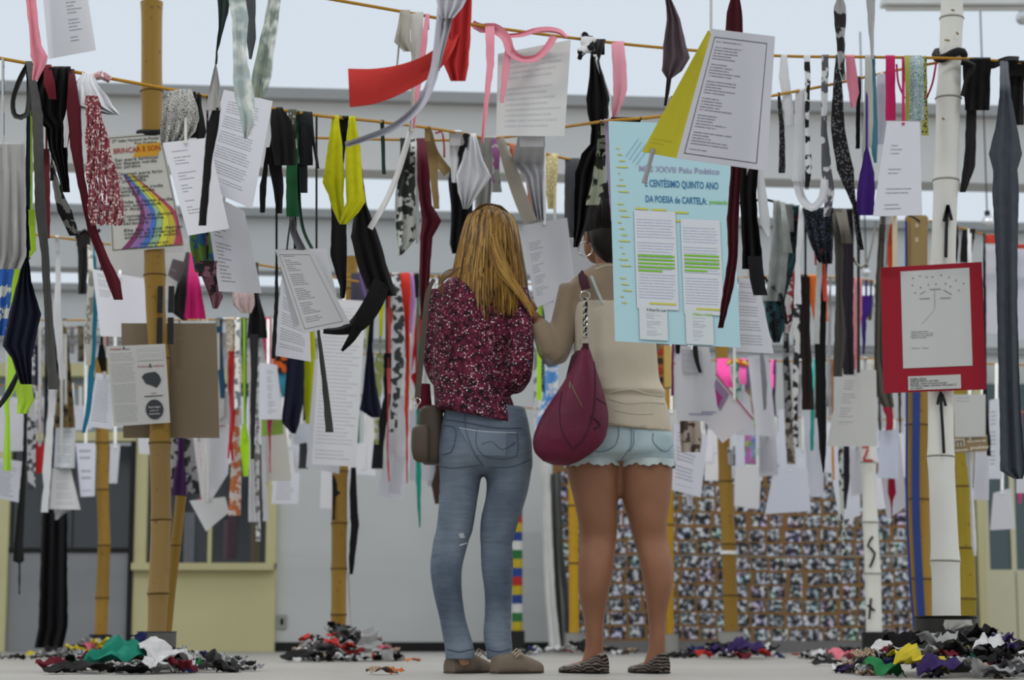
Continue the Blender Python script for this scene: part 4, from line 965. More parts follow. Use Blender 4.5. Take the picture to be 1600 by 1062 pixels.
# --- rope with the pink streamers
c('beige rag pinned at the left end of the pink streamer rope', 6.68, '#a09c92', '18:625,641 40:621,641 65:616,641 80:631,645')
c('creamy white strip hung beside the beige rag', 6.7, '#bdbbb5', '20:640,662 60:642,660 110:643,656 170:642,652 205:638,648')
r('long white ribbon trailing below the creamy strip', 6.72, '#c7c6c6', '644,195,8 634,230,9 620,275,9 605,310,9 591,335,9 578,357,9')
c('thin pink strip next to the creamy strip', 6.66, '#cf8494', '22:664,671 80:656,666 150:648,655 200:645,648')
r('thin white string beside the beige rag', 6.66, '#c9c7c2', '627,18,3 624,60,3 620,105,3')
c('long thin pink streamer falling straight from the garland', 6.78, '#d98d9c', '46:758,773 100:760,772 150:757,765 200:753,758 223:752,756', RB)
r('pink streamer looped along the rope over the handwritten page', 6.8, '#d88c9b', '738,36,10 752,44,14 772,44,16 790,58,15 798,80,14 815,92,10 838,90,11 855,74,11 866,56,12')
r('pink streamer knotted flat along the rope', 6.82, '#d68796', '788,56,6 815,54,7 834,48,8 858,46,9 876,50,8 886,58,5')
c('short pink tail hanging in front of the handwritten page', 6.79, '#d18c99', '76:789,799 110:784,796 160:781,787', RB, wrap=False)
p('large handwritten page hanging below the pink garland', 6.9, hand_w(3, lines=16, left=.12, right=.93, top=.14, bot=.95, tint='#c4c5c4', ink='#aeafb3', stanza=9), (778, 84), (892, 62), (882, 213), (775, 212), curl=-.02)
KV, KF = [], []
for (kx, ky, kr, kd) in ((916, 66, .022, 0), (909, 80, .017, -.01), (922, 76, .018, -.015), (913, 56, .016, .005), (925, 62, .015, .0), (906, 90, .01, 0)): ellipsoid(at(kx, ky, 6.98+kd), kr, kr*.9, kr, KV, KF, 12, 8)
tag(fuse('cloth_knot', KV, KF, fabric('#d2d3d6', 'bw', '#17161a'), .005, 2), 'white cloth knot tied on the rope above black cloth', 'knot')
c('long twisted black cloth hanging beside the blue poster', 6.96, BLK, '62:926,946 95:922,936 130:920,946 155:916,953 175:918,951 200:924,948 225:922,947 240:909,945 270:899,932 310:897,926 350:897,918 386:896,904', fold=.03)
tail(6.94, '#cfcfd3', '85:927,932 115:936,942 150:949,955 185:952,956', 'white_edge')
c('light pink gathered strip next to the twisted black cloth', 7.05, '#db97a5', '64:955,975 100:957,979 140:958,980 162:958,973 183:956,963')
c('lavender strip along the edge of the blue poster', 6.6, '#a08fa6', '195:944,950 260:948,954 345:955,961')
c('white strip with a knot beside the framed poem page', 7.3, '#c6c7cb', '87:1220,1230 120:1217,1233 150:1222,1237 196:1228,1242')
c('black glittery strip hanging low under the knotted white strip', 7.25, fabric('#1a191b', 'dots', '#4a4a4e'), '150:1215,1219 200:1218,1226 270:1217,1227')
c('white strip with black tips, next to the long white loop', 7.33, fabric('#c7c8cb', 'bw', '#1b1b1d'), '88:1256,1266 130:1258,1266 200:1258,1264 260:1258,1269 296:1258,1264')
c('broad white strip on the poster rope above a white loop', 7.35, '#c8c9cd', '140:1243,1257 200:1242,1257 240:1240,1257 283:1237,1257')
r('white cloth loop sagging between two strips', 7.36, '#c9cace', '1246,282,14 1252,308,13 1268,324,12 1284,310,12 1289,280,12')
c('mottled white strip that ends in a pale point', 7.37, fabric('#c3c4c6', 'bw', '#55555a'), '88:1284,1295 200:1283,1292 270:1284,1300 300:1288,1304 338:1287,1297')
c('black glittery kerchief with a long ragged tail', 7.34, fabric('#161517', 'dots', '#55565a'), '92:1306,1314 130:1302,1316 200:1298,1320 240:1304,1328 265:1308,1334 290:1318,1335 320:1332,1338 390:1340,1350', KC)
c('candy pink strip on the rope beside the glittery kerchief', 7.4, '#d17f93', '88:1322,1335 120:1322,1340 145:1326,1342 168:1330,1336')
c('narrow black strip beside the candy pink strip', 7.5, BLK, '118:1339,1345 232:1337,1344')
c('pale sage strip next to the lavender page', 7.38, '#a2a5a0', '90:1352,1362 180:1350,1365 230:1346,1362', )
c('teal blue tip of cloth above the purple kerchief', 7.45, '#4a7c8c', '100:1362,1367 210:1360,1372 240:1362,1371 254:1366,1370')
p('pale lavender page half hidden behind the magenta cloth', 7.55, blank('#c3c4d2'), (1370, 115), (1386, 115), (1386, 225), (1366, 225), tie=92)
c('magenta cloth hung straight on the rope', 7.4, '#b01e57', '88:1384,1398 188:1384,1400')
r('hot pink string loop by the magenta cloth', 7.42, '#cc2e78', '1401,100,3 1404,130,3 1414,154,3')
r('hot pink string by the tall white pole', 7.42, '#cc2e78', '1463,98,3 1457,130,3 1448,153,3')
c('palm leaf print cloth beside the magenta cloth', 7.38, fabric('#3f6b70', 'swirl', '#c9ceca'), '88:1420,1442 130:1420,1444 188:1418,1444', fold=.01)
c('olive green strip left of the palm leaf cloth', 7.36, '#8b8a3c', '89:1413,1421 150:1415,1421 188:1414,1420')
c('speckled yellow strip right of the palm leaf cloth', 7.45, fabric('#9a9a4c', 'dots', '#33342c'), '95:1444,1448 165:1441,1449 211:1440,1451')
c('deep purple pointed kerchief beside the printed page', 7.35, '#3d2170', '228:1353,1356 270:1344,1366 300:1339,1367 336:1337,1365', KC)
p('white printed page hanging before the tall white pole', 7.25, paper_mat('sparse', 9, lines=24, left=.2, right=.9, top=.25, bot=.95, tint='#c6c7d0'), (1386, 189), (1437, 190), (1441, 336), (1364, 338), tie=92, tiecol='#b01e57')
c('black vest hanging by the tall white pole', 7.5, BLK, '92:1503,1548 110:1505,1548 140:1506,1547 172:1508,1546', GM)
tail(7.52, '#1f1e20', '168:1510,1526 230:1508,1525 260:1505,1524 300:1500,1509', 'tail')
r('black swag of cloth along the rope beyond the vest', 7.5, BLK, '1528,94,10 1545,102,12 1560,98,11 1575,92,9 1592,93,10')
c('black square cloth behind the grey jersey cloth', 7.58, BLK, '96:1574,1604 130:1576,1600 195:1570,1600', GM)
c('long heather grey jersey cloth hanging to hip height', 7.2, fabric('#3e434b', 'fold'), '98:1563,1575 150:1562,1580 200:1555,1590 240:1545,1597 265:1552,1590 300:1551,1592 400:1556,1590 480:1558,1590 560:1560,1592 640:1562,1595 735:1563,1602 748:1585,1598', SC, nf=2.2)
r('black strip wound at the white pole under the rope', 7.44, BLK, '1502,96,10 1520,103,12 1512,120,8 1504,150,7')

# --- the rope before the split pole
r('charcoal cloth loop at the end of the rope', 6.28, CHA, '44,100,8 30,126,8 20,158,7 24,181,8 41,179,8 47,150,10 50,128,12')
c('long charcoal grey strip hanging to knee height', 6.25, fabric('#464645', 'fold'), '98:40,50 150:48,62 180:50,67 260:53,68 330:55,72 395:64,76 500:70,82 560:71,87 608:76,92', nf=1)
c('black rag bunch next to the charcoal loop', 6.3, BLK, '104:68,110 140:52,113 180:48,112 200:72,111 230:76,105 262:88,106 300:97,109', GM, fold=.03)
c('small dark red rag on the black bunch', 6.25, '#5c1420', '101:68,80 130:68,86 155:76,88')
c('long dark maroon strip trailing past the rainbow poster', 6.22, MAR, '112:108,116 170:104,126 230:110,128 270:118,131 330:130,143 360:137,152 400:152,168 440:167,188 468:178,192')
c('white pointed kerchief folded over the rope', 6.24, '#cfd0d4', '113:128,148 130:118,152 150:112,168 165:110,176 172:134,182 179:170,187', KC)
c('narrow white strip below the kerchief', 6.26, '#c6c7ca', '130:110,118 160:107,117 190:99,110 230:100,104')
r('pink and grey crochet knot on the rope', 6.28, fabric('#9c6f73', 'dots', '#c6bcbc'), '148,120,12 158,117,14 172,125,10')
t = fabric('#7d3a44', 'dots', '#c9b3ae')
root = tag(empty('crochet_fringe', at(155, 165, 6.2)), 'dusty red crochet net fringe over the rainbow poster', 'crochet')
rc = random.Random(5)
for i in range(26):
    u = i/25; P = []; w1 = rc.uniform(0, 6)
    for k in range(15):
        v = k/14; y = 150 + v*rc.uniform(196, 204); xl = 136 - 3*math.sin(v*3) + 6*v; xr = 150 + 40*min(1, v*1.25)
        P.append(at(xl+(xr-xl)*u + 2.0*math.sin(k*1.6+w1+i*3.14), min(y, 352), 6.2+.012*math.sin(k*1.9+i)))
    adopt(tube('yarn', P, .0034, t, n=5), root)
c('black and white flowered gauze over the rope', 6.28, fabric('#b7b7b2', 'swirl', '#2b2b2b'), '138:264,300 165:254,308 185:252,311 205:250,305 226:252,286', SC)
c('black lace scrap tucked behind the flowered gauze', 6.33, BLK, '150:300,306 178:293,310 215:296,309')
p('white page with a narrow column of lines, hung under the flowered gauze', 6.22, paper_mat('sparse', 4, lines=30, left=.14, right=.62, top=.08, bot=.8, tint='#c8c9d0', stanza=9), (254, 223), (326, 215), (358, 357), (294, 368), curl=.015, tie=150, tiecol='#b7b7b2')
p('white page slanting below its neighbour, with a short list', 6.55, poem(8, left=.1, right=.6, tint='#cbccd2', lines=26, stanza=12), (318, 296), (382, 330), (409, 458), (342, 455), curl=.02, tie=150)
p('big white page with a slanted poem behind the teal scarf', 6.3, para(7, lines=40, left=.14, right=.8, top=.06, bot=.9, tint='#c6c7cf', stanza=6), (350, 140), (426, 158), (394, 326), (308, 289), curl=.02)
c('tiny dark rag beside the flowered gauze', 6.36, '#232423', '160:308,312 205:305,322 222:309,318')
c('black sleeve bunch with a white trim', 6.4, fabric(BLK), '162:424,442 190:422,456 225:424,462 258:430,463', GM)
tail(6.42, BLK, '210:424,434 250:418,440 290:426,443 333:432,441', 'tail')
tail(6.43, BLK, '230:416,421 265:411,418 290:406,416 332:406,414', 'tail')
c('white printed scrap beside the black sleeve', 6.45, fabric('#bdbbb2', 'bw', '#4c4b45'), '168:440,463 185:450,462 232:456,464')
c('bunch of black ribbons over the rope', 6.47, '#141519', '176:470,488 220:469,488 258:468,489')
r('thin black ribbon end curving away from its bunch', 6.46, '#141519', '486,178,5 489,215,5 494,245,5 497,263,4')
c('dark ribbon ends below the black ribbons', 6.48, '#171a1d', '176:466,480 255:467,480 301:468,481')
c('bottle green cloth hanging below the rope', 6.6, '#1f5733', '178:460,468 262:447,467 300:447,467 338:447,467')
r('long dark green ribbon bending down to the framed grey page', 6.5, '#1d3a2b', '467,255,5 468,320,5 475,362,5 493,398,5')
r('charcoal ribbon holding the framed grey page', 6.45, '#55565a', '456,338,8 459,362,11 472,391,13')
r('thin grey ribbon beside the charcoal one', 6.45, '#8e8f92', '455,340,3 450,372,3 447,404,3')
YEL = fabric('#b3b310', 'fold')
yl = c('bright yellow mesh cloth hung by two corners', 6.7, YEL, '181:519,529 230:512,535 285:504,538 304:513,536 325:519,538 348:529,541', SC)
cloth('hanging_corner', '', 6.69, YEL, '184:545,555 230:540,563 280:540,566 315:541,571 332:534,560 350:530,541', parent=yl)
c('short dark green strip alone on the rope', 7.2, '#22352d', '191:594,600 272:597,603')
bt2 = c('black trousers with torn legs hung behind the yellow mesh', 6.95, BLK, '190:524,545 300:516,532 345:518,541 400:516,542 448:531,541 466:532,538', GM)
cloth('torn_leg', '', 6.97, BLK, '190:545,556 320:556,573 370:548,592 420:560,606 450:572,616 462:585,620', parent=bt2)
rb = ribbon('torn_end', '', 6.93, BLK, '597,440,28 582,475,30 560,505,26 535,516,14 505,517,8', parent=bt2); ribbon('torn_end', '', 6.92, BLK, '560,510,16 548,530,12 534,548,4', parent=bt2)
p('grey page with a framed poem, tilted on ribbons', 6.42, poem(11, frame=True, lines=40, left=.15, right=.7, tint='#a9a9ab', ink='#55555a', top=.06, stanza=7), (430, 390), (487, 391), (547, 505), (473, 521), curl=.01)
p('plain grey-white page behind the tilted framed poem', 6.46, blank('#b7b8bd'), (432, 389), (509, 388), (528, 470), (458, 512), curl=.01)
p('white page with paragraphs and a small emblem, below the tilted poem', 7.3, para(12, lines=30, left=.12, right=.85, top=.05, tint='#c9cad2', stanza=6), (440, 430), (482, 466), (486, 565), (428, 555), tie=400, tiecol=BLK)
c('charcoal strip slanting in front of the long ruled page', 7.2, '#3c3e3c', '418:492,497 520:495,500 600:503,512 675:509,521')

# --- rope between the split pole rope end and the poster: cloths above the blonde woman
c('short black strip over patterned cloth', 8.3, BLK, '216:625,641 265:625,640')
c('black and white patterned blouse with a torn hem', 8.35, fabric('#2c2f2c', 'bw', '#b5b8b2'), '217:638,653 265:625,652 300:618,648 340:617,653 372:620,650 392:622,634 399:622,626', GM)
c('thin white band beside the patterned blouse', 8.33, '#b7b8b8', '217:648,654 380:650,655')
c('wine red long cloth with a pointed flap', 8.3, '#4c0f1e', '218:651,667 280:652,672 320:656,675 345:660,690 370:656,676 460:655,669 500:657,666', GM)
c('tan tie with two ends', 8.1, '#8d7650', '203:663,673 240:668,685 280:672,684 326:678,687')
r('tan end of cloth swinging right', 8.08, '#8d7650', '668,205,9 680,242,14 700,270,16')
r('thin red loop of ribbon on the rope', 8.1, '#8d2a33', '680,208,3 690,205,3 694,228,3 694,246,3')
c('white cloth hanging folded beside the tan tie', 8.05, '#c3c4c6', '204:702,721 250:703,732 285:706,726')
r('black trim crossing the folded white cloth', 8.02, BLK, '728,208,11 722,240,13 708,275,13')
c('white pointed kerchief over the black shirt', 8.03, '#c9cacd', '210:730,744 250:722,755 275:712,768 300:716,750 326:724,732', KC)
c('black shirt hanging above the blonde hair', 8.2, '#15161a', '212:716,744 280:700,742 330:705,738 380:703,730 396:706,722', GM)
c('grey-beige pleated cloth behind the kerchief', 8.15, '#9b9a95', '212:740,771 300:742,768 328:742,766')
c('mauve printed strip beside the pleated cloth', 8.1, fabric('#8a5683', 'bw', '#9fa39b'), '212:768,783 260:770,780 300:768,784')
r('wide taupe strap slanting down to a white page', 8.0, '#918b80', '781,216,12 798,265,20 812,305,22 829,347,22')
c('grey-white shirt with rolled collar on the rope', 8.15, '#b9babf', '211:810,852 255:800,850 275:820,850 345:838,851', GM)
c('purple ribbon on the grey-white shirt', 8.1, '#6a2a63', '218:822,832 258:824,834')
tail(8.1, BLK, '256:827,834 338:833,841', 'ribbon_end')
c('coral strip behind the black ribbon', 8.22, '#c4765c', '225:796,803 280:822,832 335:828,837')
c('cream lace strip hanging alone by the rope end', 8.32, fabric('#b5a878', 'dots', '#d4cba6'), '239:852,872 290:852,870 326:856,867')
c('dark grey wool strip with a purple edge', 8.4, '#46474c', '248:883,906 300:882,902 356:882,898 371:888,903')
p('small picture card above the dark-haired woman', 7.6, paper_mat('sparse', 14, '#9fa6ac', '#c3c8cc', lines=8, left=.05, right=.95), (926, 241), (950, 244), (948, 285), (924, 290), tie=200, tiecol=BLK)
c('patterned black and green cloth behind the dark hair', 7.7, fabric('#1d201a', 'bw', '#8b8f7c'), '196:938,948 282:925,945 320:915,940', GM)
p('white crumpled page both women look at', 8.25, poem(15, left=.08, right=.5, lines=36, tint='#c2c3c9', top=.2), (816, 352), (886, 340), (900, 455), (836, 481), curl=.03, tie=215)
p('white page close behind the hand-held page', 8.45, blank('#b9babf'), (884, 372), (926, 376), (930, 440), (893, 462), tie=250)
p('slip of white paper below the crumpled page', 8.5, blank('#bcbdc2'), (848, 476), (886, 466), (888, 492), (852, 500), tie=250)

# --- pale blue poster
YPO = 6.5
M_pb = plain('poster_blue', '#9fc0c9', .8, var=.03, scale=2)
po = p('pale blue hand-lettered poster with pasted pages', YPO, M_pb, (951, 189), (1141, 196), (1157, 543), (961, 533), curl=.012, name='poster', nu=12, nv=14, thick=.002)
S = o_S[po.name]
M_ib = plain('ink_blue', '#2f6a94', .8); M_ip = plain('ink_pale', '#8f8aa8', .8); M_ig = plain('ink_green', '#6fae2c', .8); M_iy = plain('ink_yellow', '#b9b545', .8); M_ibl = plain('ink_black', '#3a3d40', .8)
lettering(S, [('MÊS XXVII Psiu Poético', .235, .222, .026, 1, .66)], po, M_ip)
lettering(S, [('E CENTÉSIMO QUINTO ANO', .28, .29, .032, 1, .6), ('DA POESIA de CARTELA:', .28, .36, .03, 1, .5)], po, M_ib)
lettering(S, [('poesiando', .8, .357, .02, 1, .15)], po, M_ig)
for (u, v, w_) in ((.2, .388, .1), (.33, .39, .12), (.48, .398, .15), (.34, .432, .08), (.46, .437, .16)): patch(S, u, v, u+w_, v+.008, M_iy, po, 'pen_line')
for k in range(26): patch(S, .05+.012*(k % 3), .12+k*.028, .075+.022*(k % 4), .125+k*.028, M_iy, po, 'pen_doodle', n=1, skew=.01)
for k in range(4): sheet('pen_scribble', [[S(.13+.028*k+.11*q, .16+.012*k-.085*q+e, .0024) for q in (0, .5, 1)] for e in (-.0015, .0015)], plain('ink_pen', '#6a8fb0', .8), .0006, po)
for i, (u0, v0, u1, v1, sd) in enumerate(((.185, .4, .52, .845, 21), (.56, .43, .88, .86, 22))):
    a = patch(S, u0, v0, u1, v1, para(sd, lines=34, left=.05, right=.96, top=.07, bot=.9, tint='#bfc3ca', ink='#8d97ab', stanza=11), po, 'pasted_page', .004, 5)
    for k in range(5): patch(S, u0+.02, v0+(.2 if i == 0 else .16)+k*.017, u1-.02-(.1 if k == 4 else 0), v0+(.2 if i == 0 else .16)+k*.017+.008, M_ig, a, 'highlighter', .0055)
    patch(S, u0+.1, v1-.03, u1-.02, v1-.022, M_iy, a, 'highlighter', .0055)
for i, (u0, v0, u1, v1, sd, tt, mm) in enumerate(((.2, .83, .425, .985, 23, 'A Rosa Do Luar', M_ibl), (.57, .84, .79, 1.0-.005, 24, 'A Noite e a Verdade', M_ig))):
    a = patch(S, u0, v0, u1, v1, poem(sd, lines=22, left=.25, right=.95, tint='#bcc3c6', top=.2, stanza=6), po, 'pasted_page', .005, 4)
    lettering(S, [(tt, u0+.06, v0+.024, .012, 1, .16)], a, mm, off=.0068)
c('folded black cloth over the top of the blue poster', 6.53, fabric('#1b1d1f', 'bw', '#101012'), '183:955,1003 190:956,1001 200:960,998', wrap=False)

# --- cardboard, rainbow poster and leaflet on the split pole
cbd = tag(box('cardboard_sheet', X(176, 8.05), X(328, 8.05), 8.046, 8.054, at(0, 684, 8.05).z, at(0, 505, 8.05).z, plain('cardboard', '#756856', .85, var=.06, scale=14)), 'plain brown cardboard sheet fixed to the split bamboo pole', 'cardboard')
for v in cbd.data.vertices:
    v.co.x += (v.co.z - Z(505, 8.05))*-.045; v.co.y += .0
lf = p('folded leaflet with red headings and black disc, pinned on the cardboard', 7.938, para(31, lines=54, left=.04, right=.46, top=.09, bot=.96, tint='#b4b4b2', ink='#7d7d7c', stanza=14), (166, 541), (258, 537), (266, 660), (178, 666), curl=.0, name='leaflet', thick=.002)
S = o_S[lf.name]; M_ir = plain('ink_red', '#9c2b26', .8)
lettering(S, [('POESIA', .06, .052, .022, 1, .2), ('POLITICA', .5, .285, .022, 1, .19), ('POETICA', .77, .285, .022, 1, .19)], lf, M_ir)
lettering(S, [('&', .27, .05, .04), ('&', .69, .29, .05), ('psiu', .33, .052, .02)], lf, M_ibl)
patch(S, .5, .03, .95, .2, para(32, lines=12, left=.02, right=.98, tint='#b4b4b2', ink='#8d8d8c', top=.02, bot=.98), lf, 'text_column', .0028)
blob = [(.56, .40), (.62, .36), (.72, .35), (.80, .345), (.86, .39), (.89, .45), (.86, .5), (.80, .55), (.76, .53), (.70, .51), (.62, .49), (.585, .44)]
mesh_obj('ink_figure', [S(u, v, .003) for u, v in blob]+[S(.74, .45, .003)], [(i, (i+1) % 12, 12) for i in range(12)], M_ibl, lf, False)
lettering(S, [('Alguem', .7, .62, .016)], lf, M_ir); patch(S, .58, .645, .9, .655, M_ibl, lf, 'caption_line', .003)
ds = [S(.74+.155*math.cos(k*math.tau/28), .82+.125*math.sin(k*math.tau/28), .0035) for k in range(28)]
dsc = mesh_obj('black_disc', ds, [tuple(range(28))], M_ibl, lf, False)
lettering(S, [('Traço Negro', .635, .80, .022, 1, .21), ('poesia em', .66, .84, .016, 1, .15), ('Ponto Preto', .64, .885, .02, 1, .19)], dsc, plain('ink_white', '#c9c9c7', .8), off=.005)
rp = p('rainbow printed poem poster tied to the split bamboo pole', 7.948, blank('#bdbcb4', 3), (165, 213), (251, 206), (289, 385), (174, 394), curl=.0, name='poster', nu=10, nv=12, thick=.002)
S = o_S[rp.name]
def curve_band(off, wd, mat):
    g = []
    for k in range(19):
        v = .34 + .64*k/18; cx = .3 + .32*math.sin((v-.34)*3.4)*1.0 - .5*max(0, v-.66)**1.4*2.2 + .12*(v-.34)
        sp = .25 + 1.15*(v-.34)/.64; g.append([S(min(.985, max(.012, cx+(off+wd*q)*sp)), v, .0026) for q in (0, .5, 1)])
    sheet('rainbow_band', g, mat, .0006, rp)
for i, cc in enumerate(('#7b3a63', '#8a6aa8', '#4a6fb8', '#8fb08a', '#c9c93c', '#bfa93a', '#a8435a')): curve_band(-.2+i*.085, .075, plain('band_%d' % i, cc, .8))
patch(S, .55, .09, .97, .2, plain('paint_splash', '#bf8f2c', .8), rp, 'paint_splash', .0026, 3, -.1)
lettering(S, [('27º Salão Nacional de Poesia', .1, .06, .024, 1, .84), ('Psiu Poético', .5, .09, .022, 1, .4)], rp, M_ibl)
lettering(S, [('BRINCAR E SON', .12, .155, .045, 1, .82)], rp, M_ir, off=.0042)
T = ['Sai para brincar', 'no tapete verde', 'do jardim', '', 'Chamei para brin', 'as formigas', 'e joaninha', '', 'Ciranda de roda', 'samba grande', 'sem fim', '', 'Vida e festa roda', 'vou ao parque', 'do Anjo', '', 'Comigo ela dança', 'e dona Aranha', 'Saracura', '', 'Ele faz a tua dança', 'como as crianças', 'em roda pra mim!']
lettering(S, [(s, .13+.012*(i//4), .225+i*.0305, .0265, 1, min(.84, .047*len(s))) for i, s in enumerate(T) if s] + [('Intercalado por', .4, .955, .02, 1, .4), ('Luas e ruas da cidade', .25, .985, .02, 1, .6)], rp, M_ibl, off=.0042)
for (u0, v0, u1, v1) in ((.02, .015, .98, .02), (.02, .98, .98, .985), (.02, .015, .028, .985), (.972, .015, .98, .985)): patch(S, u0, v0, u1, v1, M_ibl, rp, 'border_line', .003)

# --- left side, behind the split pole rope
c('grey-white cloth panel at the far end of the rope', 6.12, '#9c9c9b', '225:-30,38 290:-30,40 400:-30,41 420:-30,32', GM)
c('narrow navy strap beside the grey-white panel', 6.62, NAV, '110:44,48 250:40,47 405:42,47')
c('navy pointed scarf hanging wide open', 6.5, NAV, '300:41,45 405:35,45 440:27,49 490:14,64 540:4,53 560:18,49 600:32,50', SC)
r('dark end of the navy scarf trailing to the left', 6.55, '#12131c', '30,578,6 16,608,9 0,632,7 -12,646,5')
c('white cloth with blue flowers beside the lime strip', 6.66, fabric('#c9ccc8', 'bw', '#2f5fae'), '330:-10,20 420:-10,23 480:-10,15 524:-10,8', GM)
c('lime green strip behind the navy scarf', 6.6, '#a9d03c', '330:44,54 390:48,56 415:23,35 450:18,26 520:14,22')
c('lime green cloth below the navy scarf', 7.0, '#a3cf45', '540:12,24 575:12,30 600:10,28 625:5,14 650:8,15 735:5,17', wrap=False)
tail(6.95, '#a5c93e', '595:28,48 610:24,50 625:28,53 646:26,41', 'crumpled_tuft')
c('black short tie knotted on the rope behind the maroon strip', 9.7, '#1d1e1d', '362:118,142 380:121,141 410:122,138 459:122,134')
r('loose black knot ends near the short tie', 9.65, BLK, '118,372,4 132,360,6 145,368,5 156,358,5')
c('white twisted ribbon hanging far behind the charcoal strip', 9.7, '#c4c5c9', '368:86,92 430:87,95 500:83,95 560:90,98 592:93,102')
c('grey mottled lace strip beside the short tie', 9.5, fabric('#77776f', 'bw', '#aaa9a2'), '380:136,144 440:138,147 520:132,144 570:134,142')
c('teal blue strip hanging below the lace strip', 9.6, '#1f6d8a', '400:144,150 470:144,153 560:140,149 640:134,142 676:128,133')
c('red scrap behind the grey and black rag', 6.55, '#6a2a32', '235:68,77 300:68,78 372:70,78')
c('grey and black twisted rag left of the rainbow poster', 6.5, fabric('#7d7d7b', 'bw', '#1e1e20'), '260:78,84 300:84,98 330:90,112 368:108,124', GM)
p('plain white folded page beside the cardboard', 9.1, poem(41, left=.08, right=.5, top=.05, bot=.4, tint='#cdced6'), (144, 420), (231, 436), (232, 528), (157, 525), curl=.02, tie=384)
_gs = p('grey sheet with a pasted photograph behind the split pole', 9.0, hand_w(42, left=.7, right=.98, top=.05, bot=.25, tint='#a9a9a8'), (160, 385), (296, 372), (270, 470), (175, 450), curl=.03, tie=380)
paper('pasted_photo', '', o_S[_gs.name].Y-.035, paper_mat('sparse', 43, '#4a4245', '#777766', lines=9, left=.1), (270, 404), (291, 410), (280, 442), (262, 430), parent=_gs)
c('grey rag strip crossing the grey sheet', 8.9, '#55615f', '395:200,210 420:206,216 465:218,222')
c('magenta cloth beside a black one near the cardboard', 9.3, '#a5175c', '397:296,304 440:290,312 498:286,322', GM)
c('black cloth joined to the magenta cloth', 9.32, BLK, '397:290,296 440:278,292 486:266,290 500:285,292')
c('blue and green flowered scarf behind the white pages', 6.75, fabric('#2b5a86', 'bw', '#5c7a3a'), '330:296,330 380:296,338 410:302,340 425:305,338', SC)
c('dark paisley tie end below the flowered scarf', 6.8, fabric('#2a2427', 'bw', '#7d5560'), '410:308,340 440:318,345 465:328,348 482:333,340')
c('pale pink cloth with scroll drawing', 8.9, fabric('#b9aaa7', 'swirl', '#84646a'), '410:364,388 455:363,396 476:364,398 489:378,392')
c('black blouse scrap hanging in front of coloured strips', 9.4, BLK, '412:394,404 460:393,404 500:388,415 528:386,418', GM)
tail(9.42, '#26272a', '522:390,404 580:392,402 650:391,399 717:392,397', 'tail')
c('narrow black strap left of the white emblem page', 7.35, '#1b1e1d', '415:430,434 470:429,435 560:424,430')

# --- coloured strips over the cardboard rope (about 12 m away)
G1 = 'coloured strips on the rope above the cardboard'
for lb, col, rows, pat in (
  ('petrol blue strip left of the beige strip', '#1f4a66', '496:338,348 540:336,346 600:342,352 622:344,351', 'plain'),
  ('white cloth tucked behind the petrol strip', '#c9cacf', '497:346,354 540:342,356 575:340,354', 'plain'),
  ('beige lace strip between petrol and green strips', '#a9a084', '497:354,365 545:354,364 560:358,362', 'dots'),
  ('blue grey striped strip beside the beige lace', '#6c7884', '497:366,374 560:367,375 640:366,376', 'bw'),
  ('dark green ribbon falling to the lime cloth', '#1d5a4a', '497:377,386 545:377,385 620:380,386 672:380,384', 'plain'),
  ('scarlet strip falling behind the grey strip', '#b52a2c', '550:357,366 600:356,365 650:360,368 690:358,363 720:362,366', 'plain'),
  ('thin coral ribbon beside the scarlet strip', '#b5444c', '600:362,366 680:358,362 716:355,358', 'plain'),
  ('raspberry pink strip over the rope', '#a83a5c', '496:411,422 530:410,422 568:416,422', 'plain'),
  ('dark green strip next to the raspberry one', '#1b4536', '496:422,431 540:422,430', 'plain'),
  ('lime yellow rag at the end of the dark green ribbon', '#a9dc2c', '664:378,385 690:375,390 715:377,389 744:380,388', 'plain')):
    c(lb, 12.0 + .02*len(lb) % .3, fabric(col, pat), rows)
c('long yellow-green cloth beside the navy one', 11.0, '#a9b010', '470:482,490 520:476,492 580:474,493 640:476,490 662:478,486')
c('navy cloth with a pointed hem below the emblem page', 10.8, NAV, '450:462,474 560:449,476 620:444,475 660:440,468 677:455,462', GM)
c('small black and orange scraps', 11.2, fabric('#231917', 'bw', '#c45a24'), '540:426,452 582:427,449')
c('sky blue cloth corner beside the navy cloth', 11.4, '#3d8aa3', '545:438,452 585:434,448 620:440,447')
p('white page of short lines below raspberry strip', 11.6, poem(51, left=.4, right=.95, tint='#c9cad4'), (405, 566), (433, 570), (441, 655), (404, 655), tie=497)
p('small lime green card with a pink ribbon', 11.9, paper_mat('sparse', 52, '#8aa84a', '#6f8c3a', lines=8, left=.1), (408, 655), (442, 655), (443, 678), (408, 682), tie=600)
c('thin pink ribbon hanging from the lime card', 11.85, '#a52a5c', '655:418,426 668:418,424 690:420,423 738:421,423')
p('long ruled handwritten page above the golden pole', 10.3, hand_w(53, lines=44, left=.06, right=.95, top=.05, bot=.97, tint='#c3c4c8', ink='#a3a6ac', stanza=40), (503, 466), (572, 470), (556, 729), (487, 725), curl=-.03, tie=430)
p('white page edge behind the long ruled page', 10.5, blank('#bcbdc6'), (492, 560), (540, 560), (530, 740), (478, 730), tie=430)
c('navy cloth triangle right of the long ruled page', 11.0, NAV, '432:584,590 540:574,582 600:568,588 640:562,596 652:580,594', GM)
_dp = c('dark purple patch above the long ruled page', 10.9, '#1c1a2c', '425:548,572 470:548,578', )
ribbon('ribbon_end', '', 10.85, '#5f4d7d', '562,424,4 566,445,5 573,468,6', parent=_dp)
c('yellow strip behind the torn black trousers', 11.0, '#b3b714', '440:588,602 480:592,600 525:593,597')
c('pale lime strip next to the long ruled page', 11.3, '#a9b55a', '460:572,578 540:572,578 580:576,580')
